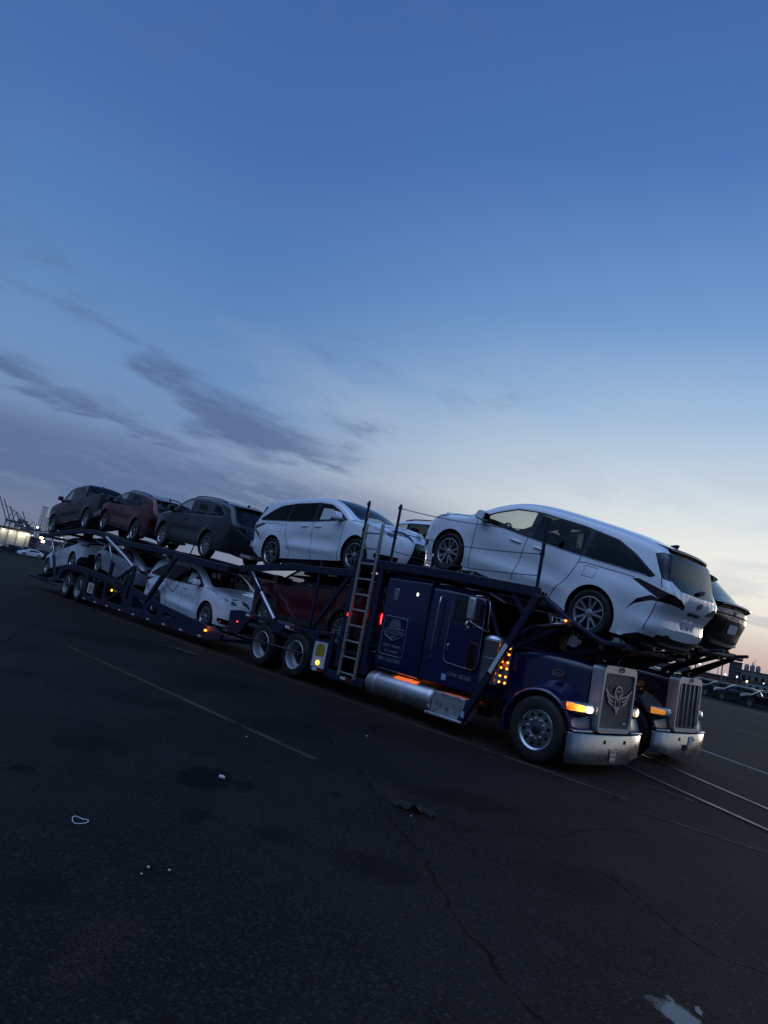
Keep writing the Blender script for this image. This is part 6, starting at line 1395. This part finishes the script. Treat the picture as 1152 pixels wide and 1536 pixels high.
for i in range(5):
    x, y = -30+4.1*i, 84.5-2.9*i; car_copy(hi, 'dark suv in the second far row, roof just showing', 'suv', (x, y, gz(x, y)), (0, 0, R(197)), PAINT['black'], 'suvs parked in the second far row', 'parked_suv')
for (az, d, pr, pt, lab, rz) in ((165.75, 152, rs, PAINT['grey'], 'dark suv, leftmost car parked near the floodlit shed', 250), (165.15, 158, van, PAINT['grey'], 'grey minivan parked between the dark suv and the white car', 262), (164.35, 150, fs, PAINT['white'], 'white small car parked at far left beyond the trailer', 275), (163.80, 156, rs, PAINT['black'], 'black suv parked just left of the trailer tail', 270), (163.1, 165, hi, PAINT['grey'], 'grey suv parked behind the trailer tail', 270)):
    p = far(az, d); c = car_copy(pr, lab, 'car', p, (0, 0, R(rz)), pt, 'cars parked by the shed', 'parked_car'); 
    if pr is fs: c.scale = (1, 1, 1.05)
# floodlit shed
WALLM = mat('shed_wall', (.55, .55, .52), .7, dirt=.3, scale=.4); ROOFM = mat('shed_roof', (.05, .05, .055), .7); METAL = mat('galvanised', (.20, .21, .23), .5, metal=.6); CRANEM = mat('crane_paint', (.12, .12, .15), .6); CRANEL = mat('crane_light', (1, 1, 1), .5, emit=(1, .93, .8), estr=1.6)
FLOOD = mat('flood_lamp', (1, 1, 1), .5, emit=(1, .90, .66), estr=14); LAMPC = mat('yard_lamp_head', (1, 1, 1), .5, emit=(.85, .93, 1), estr=7)
D0 = 205; a, b = Vector(far(164.62, D0)), Vector(far(169.5, D0)); d = (b-a).normalized(); n = Vector((-d.y, d.x, 0)); n = n if n.dot(Vector(CAM_POS)-a) > 0 else -n
M = frame(a, d, n); M[0][3], M[1][3], M[2][3] = a
shed = thing('cargo_shed', 'long pale shed with dark roof lit by floodlights at far left', 'warehouse', tuple(a), (0, 0, atan2(d.y, d.x)))
L = (b-a).length; sg = 1 if Vector((-d.y, d.x, 0)).dot(n) > 0 else -1
MB().box((0, -30*sg, 0), (L, 0, 5.0)).build('wall', WALLM, shed); MB().box((-.6, -31*sg, 5.0), (L+.6, .8*sg, 5.6)).build('roof', ROOFM, shed)
for k in range(5):
    x = .9+2.15*k; MB().box((x-.12, .02*sg, 0), (x+.12, .18*sg, 5.0)).build('wall_pillar', mat('shed_pillar', (.22, .22, .22), .7), shed)
for k, (x, w) in enumerate(((.9, 14), (2.4, 30), (4.6, 6), (6.4, 6))):
    lm = MB().box((x-.22, .55*sg, 4.45), (x+.22, .9*sg, 4.75)).build('flood_light', FLOOD, shed)
    l = bpy.data.lights.new('flood_glow', 'POINT'); l.energy = w*3; l.color = (1, .88, .62); l.shadow_soft_size = .2; lo = bpy.data.objects.new('flood_glow', l); COL.objects.link(lo); lo.parent = lm; lo.location = (x, 1.3*sg, 4.2)
# quay cranes with raised booms
def crane(az, dist, top, lab, lean=1.0, raised=True, yaw=0):
    base = far(az, dist); H = top+1.0; t = thing('quay_crane', lab, 'crane', base, (0, 0, R(az+90+yaw)), 'quay cranes on the skyline'); hl = H*.46; w = H*.14
    for sx in (-1, 1):
        for sy in (-1, 1): MB().beam((sx*w, sy*w*.6, 0), (sx*w, sy*w*.6, hl), 1.4, 1.4, (1, 0, 0)).build('leg', CRANEM, t)
    mb = MB()
    for z in (hl*.45, hl): 
        for sy in (-1, 1): mb.beam((-w, sy*w*.6, z), (w, sy*w*.6, z), .9, .9)
        for sx in (-1, 1): mb.beam((sx*w, -w*.6, z), (sx*w, w*.6, z), .9, .9)
    for sy in (-1, 1): mb.beam((-w, sy*w*.6, hl*.45), (w, sy*w*.6, hl), .5, .5)
    mb.build('portal_beam', CRANEM, t)
    g_ = MB(); g_.beam((-w*2.2, 0, hl+1), (w*1.2, 0, hl+1), 2, 1.6); g_.build('girder', CRANEM, t)
    MB().box((-w*1.8, -2, hl+1.8), (-w*.7, 2, hl+5)).build('machine_house', METAL, t)
    ap = MB(); ap.beam((w*1.0, -w*.4, hl), (w*.3, 0, H*.74), .8, .8, (0, 1, 0)); ap.beam((w*1.0, w*.4, hl), (w*.3, 0, H*.74), .8, .8, (0, 1, 0)); ap.beam((w*.3, 0, H*.74), (-w*1.8, 0, hl+1), .5, .5); ap.build('frame', CRANEM, t)
    tip = (w*1.0+H*.26*lean, 0, H) if raised else (w*1.2+H*.75, 0, hl+1.5); root = (w*1.0, 0, hl+1)
    bo = MB()
    for sy in (-1, 1): bo.beam((root[0], sy*1.0, root[2]), (tip[0], sy*1.0, tip[2]), 1.1, 1.5, (0, 1, 0))
    for k in range(9):
        p = [root[i]+(tip[i]-root[i])*(k+.5)/9 for i in range(3)]; bo.box((p[0]-.3, -1, p[2]-.3), (p[0]+.3, 1, p[2]+.3))
    bo.beam((w*.3, 0, H*.74), [root[i]+(tip[i]-root[i])*.7 for i in range(3)], .3, .3); bm_ = bo.build('boom', CRANEM, t)
    for k in range(4):
        f = (k+.6)/4; p = [root[i]+(tip[i]-root[i])*f for i in range(3)]; MB().ico((p[0], 1.4, p[2]), .28, 1).build('crane_light', CRANEL, bm_)
    return t
for az, z, lab in ((165.98, 14.6, 'grey quay crane with raised boom, leftmost on the skyline'), (165.72, 14.1, 'grey quay crane with raised boom, second from the left on the skyline'), (165.40, 12.2, 'quay crane with raised boom, third from the left on the skyline'), (165.05, 10.6, 'shorter quay crane with raised boom above the floodlights'), (164.62, 11.2, 'quay crane with raised boom left of the lattice mast')):
    D = 950; crane(az, D, zat(z, 260, D), lab, 1.0)
# lattice mast
def lattice(name, lab, cat, base, H, w, bays, m=CRANEM, r=.25):
    t = thing(name, lab, cat, base, (0, 0, R(40))); mb = MB()
    for sx in (-1, 1):
        for sy in (-1, 1): mb.beam((sx*w, sy*w, 0), (sx*w, sy*w, H), r, r, (1, 0, 0))
    mb.build('mast_leg', m, t); br = MB()
    for k in range(bays):
        z0, z1 = H*k/bays, H*(k+1)/bays
        for (ax, ay, bx, by) in ((-1, -1, 1, -1), (1, -1, 1, 1), (1, 1, -1, 1), (-1, 1, -1, -1)):
            br.beam((ax*w, ay*w, z1), (bx*w, by*w, z1), r*.7, r*.7); br.beam((ax*w, ay*w, z0), (bx*w, by*w, z1), r*.5, r*.5)
    br.build('bracing', m, t); MB().box((-w*1.2, -w*1.2, H), (w*1.2, w*1.2, H+r*2)).build('platform', m, t); return t
D = 600; lattice('lattice_mast', 'tall grey lattice mast rising above the yard at far left', 'mast', far(164.12, D), zat(14.0, 260, D)+1, 1.3, 9)
lattice('lattice_mast', 'shorter lattice mast right beside the tall mast', 'mast', far(163.72, D), zat(10.6, 260, D)+1, 1.1, 7)
# container stacks and yard structures
rnd = random.Random(4); CC = [(.16, .18, .22), (.30, .32, .34), (.10, .05, .05), (.06, .09, .16), (.35, .33, .28)]
CMS = [mat('container_paint_%d' % i, c, .6, dirt=.4, scale=.6) for i, c in enumerate(CC)]
k = 0
for az in np.arange(158.6, 164.6, .62):
    for lv in range(rnd.choice((1, 2, 2, 3))):
        D = 330; p = far(az, D, -1+2.6*lv); k += 1; c = MB(); c.box((-3.2, -1.2, 0), (3.2, 1.2, 2.55))
        for q in range(12): c.box((-3.1+.54*q, -1.24, .12), (-2.85+.54*q, 1.24, 2.43))
        o = c.build('shipping_container', CMS[rnd.randrange(5)], loc=p); o.rotation_euler = (0, 0, R(az+90)); tag(o, 'stacked shipping container in the far yard at left', 'container', 'container stacks in the far yard')
for az, z, D, lab, m in ((163.88, 3.9, 240, 'bright orange-lit yard floodlight on a pole beside the shed', mat('flood_orange', (1, .6, .2), .5, emit=(1, .55, .16), estr=22)), (163.72, 2.8, 235, 'low white yard floodlight on a short pole beside the shed', FLOOD), (164.3, 7.0, 420, 'white yard floodlight high on a pole right of the shed', LAMPC), (163.3, 7.6, 430, 'white yard floodlight high on a pole behind the pickup', LAMPC)):
    zt = zat(z, 260, D); t = thing('yard_light', lab, 'light pole', far(az, D)); h = zt+1; MB().tube([(0, 0, 0), (0, 0, h)], .13, 8).build('pole', METAL, t); MB().box((-.5, -.35, h-.3), (.5, .35, h+.3)).build('lamp', m, t, bevel=.1)
for i in range(26):
    az = rnd.uniform(157.5, 165.6); D = rnd.uniform(420, 700); z = zat(rnd.uniform(2.6, 7.5), 260, D); h = z+1
    t = thing('yard_light', 'small white light on a thin pole in the far port', 'light pole', far(az, D), group='small lights of the far port'); MB().tube([(0, 0, 0), (0, 0, h)], .12, 6).build('pole', METAL, t); MB().ico((0, 0, h), rnd.uniform(.25, .42), 1).build('lamp', CRANEL, t)
f = thing('yard_fence', 'low chain-link fence before the shed at far left', 'fence', far(168.5, 185)); 
e1 = Vector(far(164.9, 185))-Vector(far(168.5, 185)); f.rotation_euler = (0, 0, atan2(e1.y, e1.x)); LF = e1.length
for k in range(9): MB().tube([(LF*k/8, 0, 0), (LF*k/8, 0, 1.9)], .05, 6).build('fence_post', METAL, f)
for z in (.5, 1.2, 1.85): MB().tube([(0, 0, z), (LF, 0, z)], .03, 5).build('fence_wire', METAL, f)

# right-hand skyline
def building(name, lab, cat, az0, az1, D, top, depth, m, roofm=None, wins=(0, 0)):
    a, b = Vector(far(az0, D)), Vector(far(az1, D)); d = b-a; t = thing(name, lab, cat, tuple(a), (0, 0, atan2(d.y, d.x))); L = d.length; H = top+1
    sgn = 1 if (Vector(CAM_POS)-a).dot(Vector((-d.y, d.x, 0))) > 0 else -1
    MB().box((0, 0, 0), (L, -depth*sgn, H)).build('wall', m, t); MB().box((-.2, .2*sgn, H), (L+.2, -(depth+.2)*sgn, H+.35)).build('roof', roofm or ROOFM, t)
    nx, nz = wins
    for i in range(nx):
        for j in range(nz):
            x0 = L*(i+.25)/nx; z0 = H*(j+.3)/nz; MB().box((x0, .03*sgn, z0), (x0+L*.5/nx, .06*sgn, z0+H*.4/nz)).build('window', GLO, t)
    return t, L, sgn, H
GB = mat('tower_grey', (.07, .075, .09), .8, dirt=.3, scale=.3); LB = mat('low_building_beige', (.16, .15, .14), .8, dirt=.3, scale=.3); BR = mat('brown_wall', (.10, .055, .045), .8, dirt=.3, scale=.4); PB = mat('pale_blue_cladding', (.20, .24, .27), .7, dirt=.2, scale=.4)
building('office_block', 'tall dark grey block building on the right skyline', 'building', 111.12, 110.30, 420, zat(5.35, 200, 420), 12, GB, None, (5, 5))
t, L, sg2, H = building('industrial_hall', 'long low beige hall with rooftop tanks at the right edge', 'building', 110.33, 105.5, 360, zat(3.7, 200, 360), 20, LB, None, (12, 1))
for k in range(3): 
    MB().lathe([(0, 0), (1.0, 0), (1.0, 2.2), (.5, 2.9), (0, 3)], 16, Matrix.Translation((1.9+2.3*k, -4*sg2, H+.3)) @ Matrix.Rotation(pi/2, 4, 'X')).build('roof_tank', METAL, t, smooth='auto')
MB().tube([(5.0, -3*sg2, H), (5.0, -3*sg2, H+6)], .10, 6).build('antenna', METAL, t)
building('brick_shed', 'low brown brick shed below the grey block', 'building', 113.4, 110.2, 260, zat(1.25, 200, 260), 8, BR)
building('clad_shed', 'pale blue clad shed behind the parked suvs at right', 'building', 109.9, 105.8, 170, zat(1.2, 200, 170), 8, PB, None, (9, 1))
building('brick_shed', 'long dark shed behind the black truck nose on the skyline', 'building', 119.5, 113.6, 300, zat(1.9, 200, 300), 10, GB)
building('clad_shed', 'pale low shed in the gap between the two trucks', 'building', 118.4, 114.2, 240, zat(.9, 200, 240), 8, PB)
for az, z, m in ((109.9, 1.2, mat('lamp_yellow', (1, .8, .3), .5, emit=(1, .72, .25), estr=20)), (108.85, 1.5, CRANEL), (111.3, 1.9, LAMPC), (110.55, 1.9, LAMPC)):
    D = 166; t = thing('wall_lamp', 'small lit lamp over the far sheds at right', 'lamp', far(az, D), group='lamps over the far sheds'); h = zat(z, 200, D)+1; MB().tube([(0, 0, 0), (0, 0, h)], .06, 6).build('pole', METAL, t); MB().ico((0, 0, h), .15, 1).build('lamp', m, t)
for az, z, D, lab in ((111.55, 7.3, 150, 'tall plain grey pole right of the black truck'), (114.53, 5.7, 150, 'thin grey pole in the gap under the black suv'), (109.64, 6.2, 300, 'thin mast above the beige hall')):
    MB_ = MB().tube([(0, 0, 0), (0, 0, zat(z, 200, D)+1)], [.16*D/150, .09*D/150], 8); o = MB_.build('utility_pole', METAL, loc=far(az, D), smooth='auto'); tag(o, lab, 'pole')
t = thing('street_lamp', 'grey street lamp with a short arm under the black suv tail', 'street lamp', far(113.3, 140)); h = zat(5.4, 200, 140)+1
MB().tube([(0, 0, 0), (0, 0, h)], [.16, .09], 8).build('pole', METAL, t); MB().tube([(0, 0, h-.1), (-1.2, .5, h+.15)], .05, 6).build('arm', METAL, t); MB().box((-1.9, .3, h+.05), (-1.1, .7, h+.2)).build('lamp_head', METAL, t)
for az, z, D in ((111.81, 4.3, 420), (112.5, 3.2, 430), (113.16, 3.3, 430), (112.83, 4.3, 520), (112.35, 3.0, 520), (110.9, 3.4, 480), (115.3, 3.6, 420), (114.9, 2.9, 430), (113.8, 2.7, 480), (116.6, 3.2, 430)):
    t = thing('yard_light', 'tall yard light with two pale lit heads on the right skyline', 'light pole', far(az, D), (0, 0, R(az+90)), 'yard lights on the right skyline'); h = zat(z, 200, D)+1
    MB().tube([(0, 0, 0), (0, 0, h)], [.22, .14], 6).build('pole', METAL, t)
    for s in (-1, 1): MB().box((s*.3, -.3, h-.1), (s*1.5, .3, h+.2)).build('lamp', LAMPC, t)
    MB().box((-1.4, -.06, h-.2), (1.4, .06, h-.1)).build('arm', METAL, t)
for az, z in ((116.5, 4.3), (115.95, 3.9)): crane(az, 900, zat(z, 200, 900), ('quay crane with level boom in the gap between the trucks, left one' if az > 116 else 'quay crane with level boom in the gap between the trucks, right one'), 1, False, 40)
for a0, a1, D_, top, m_, lab in ((122.5, 127.5, 380, 8, LB, 'long beige hall hidden far behind the trucks'), (129, 135.5, 340, 6, PB, 'pale blue clad hall hidden far behind the trailer'), (137.5, 143, 420, 10, GB, 'grey block hall hidden far behind the ladder'), (145, 149.5, 360, 7, BR, 'brown brick hall hidden far behind the white minivan'), (151.5, 156.5, 400, 8, LB, 'beige hall hidden far behind the middle of the trailer')):
    building('industrial_hall', lab, 'building', a1, a0, D_, top, 18, m_, None, (8, 1))
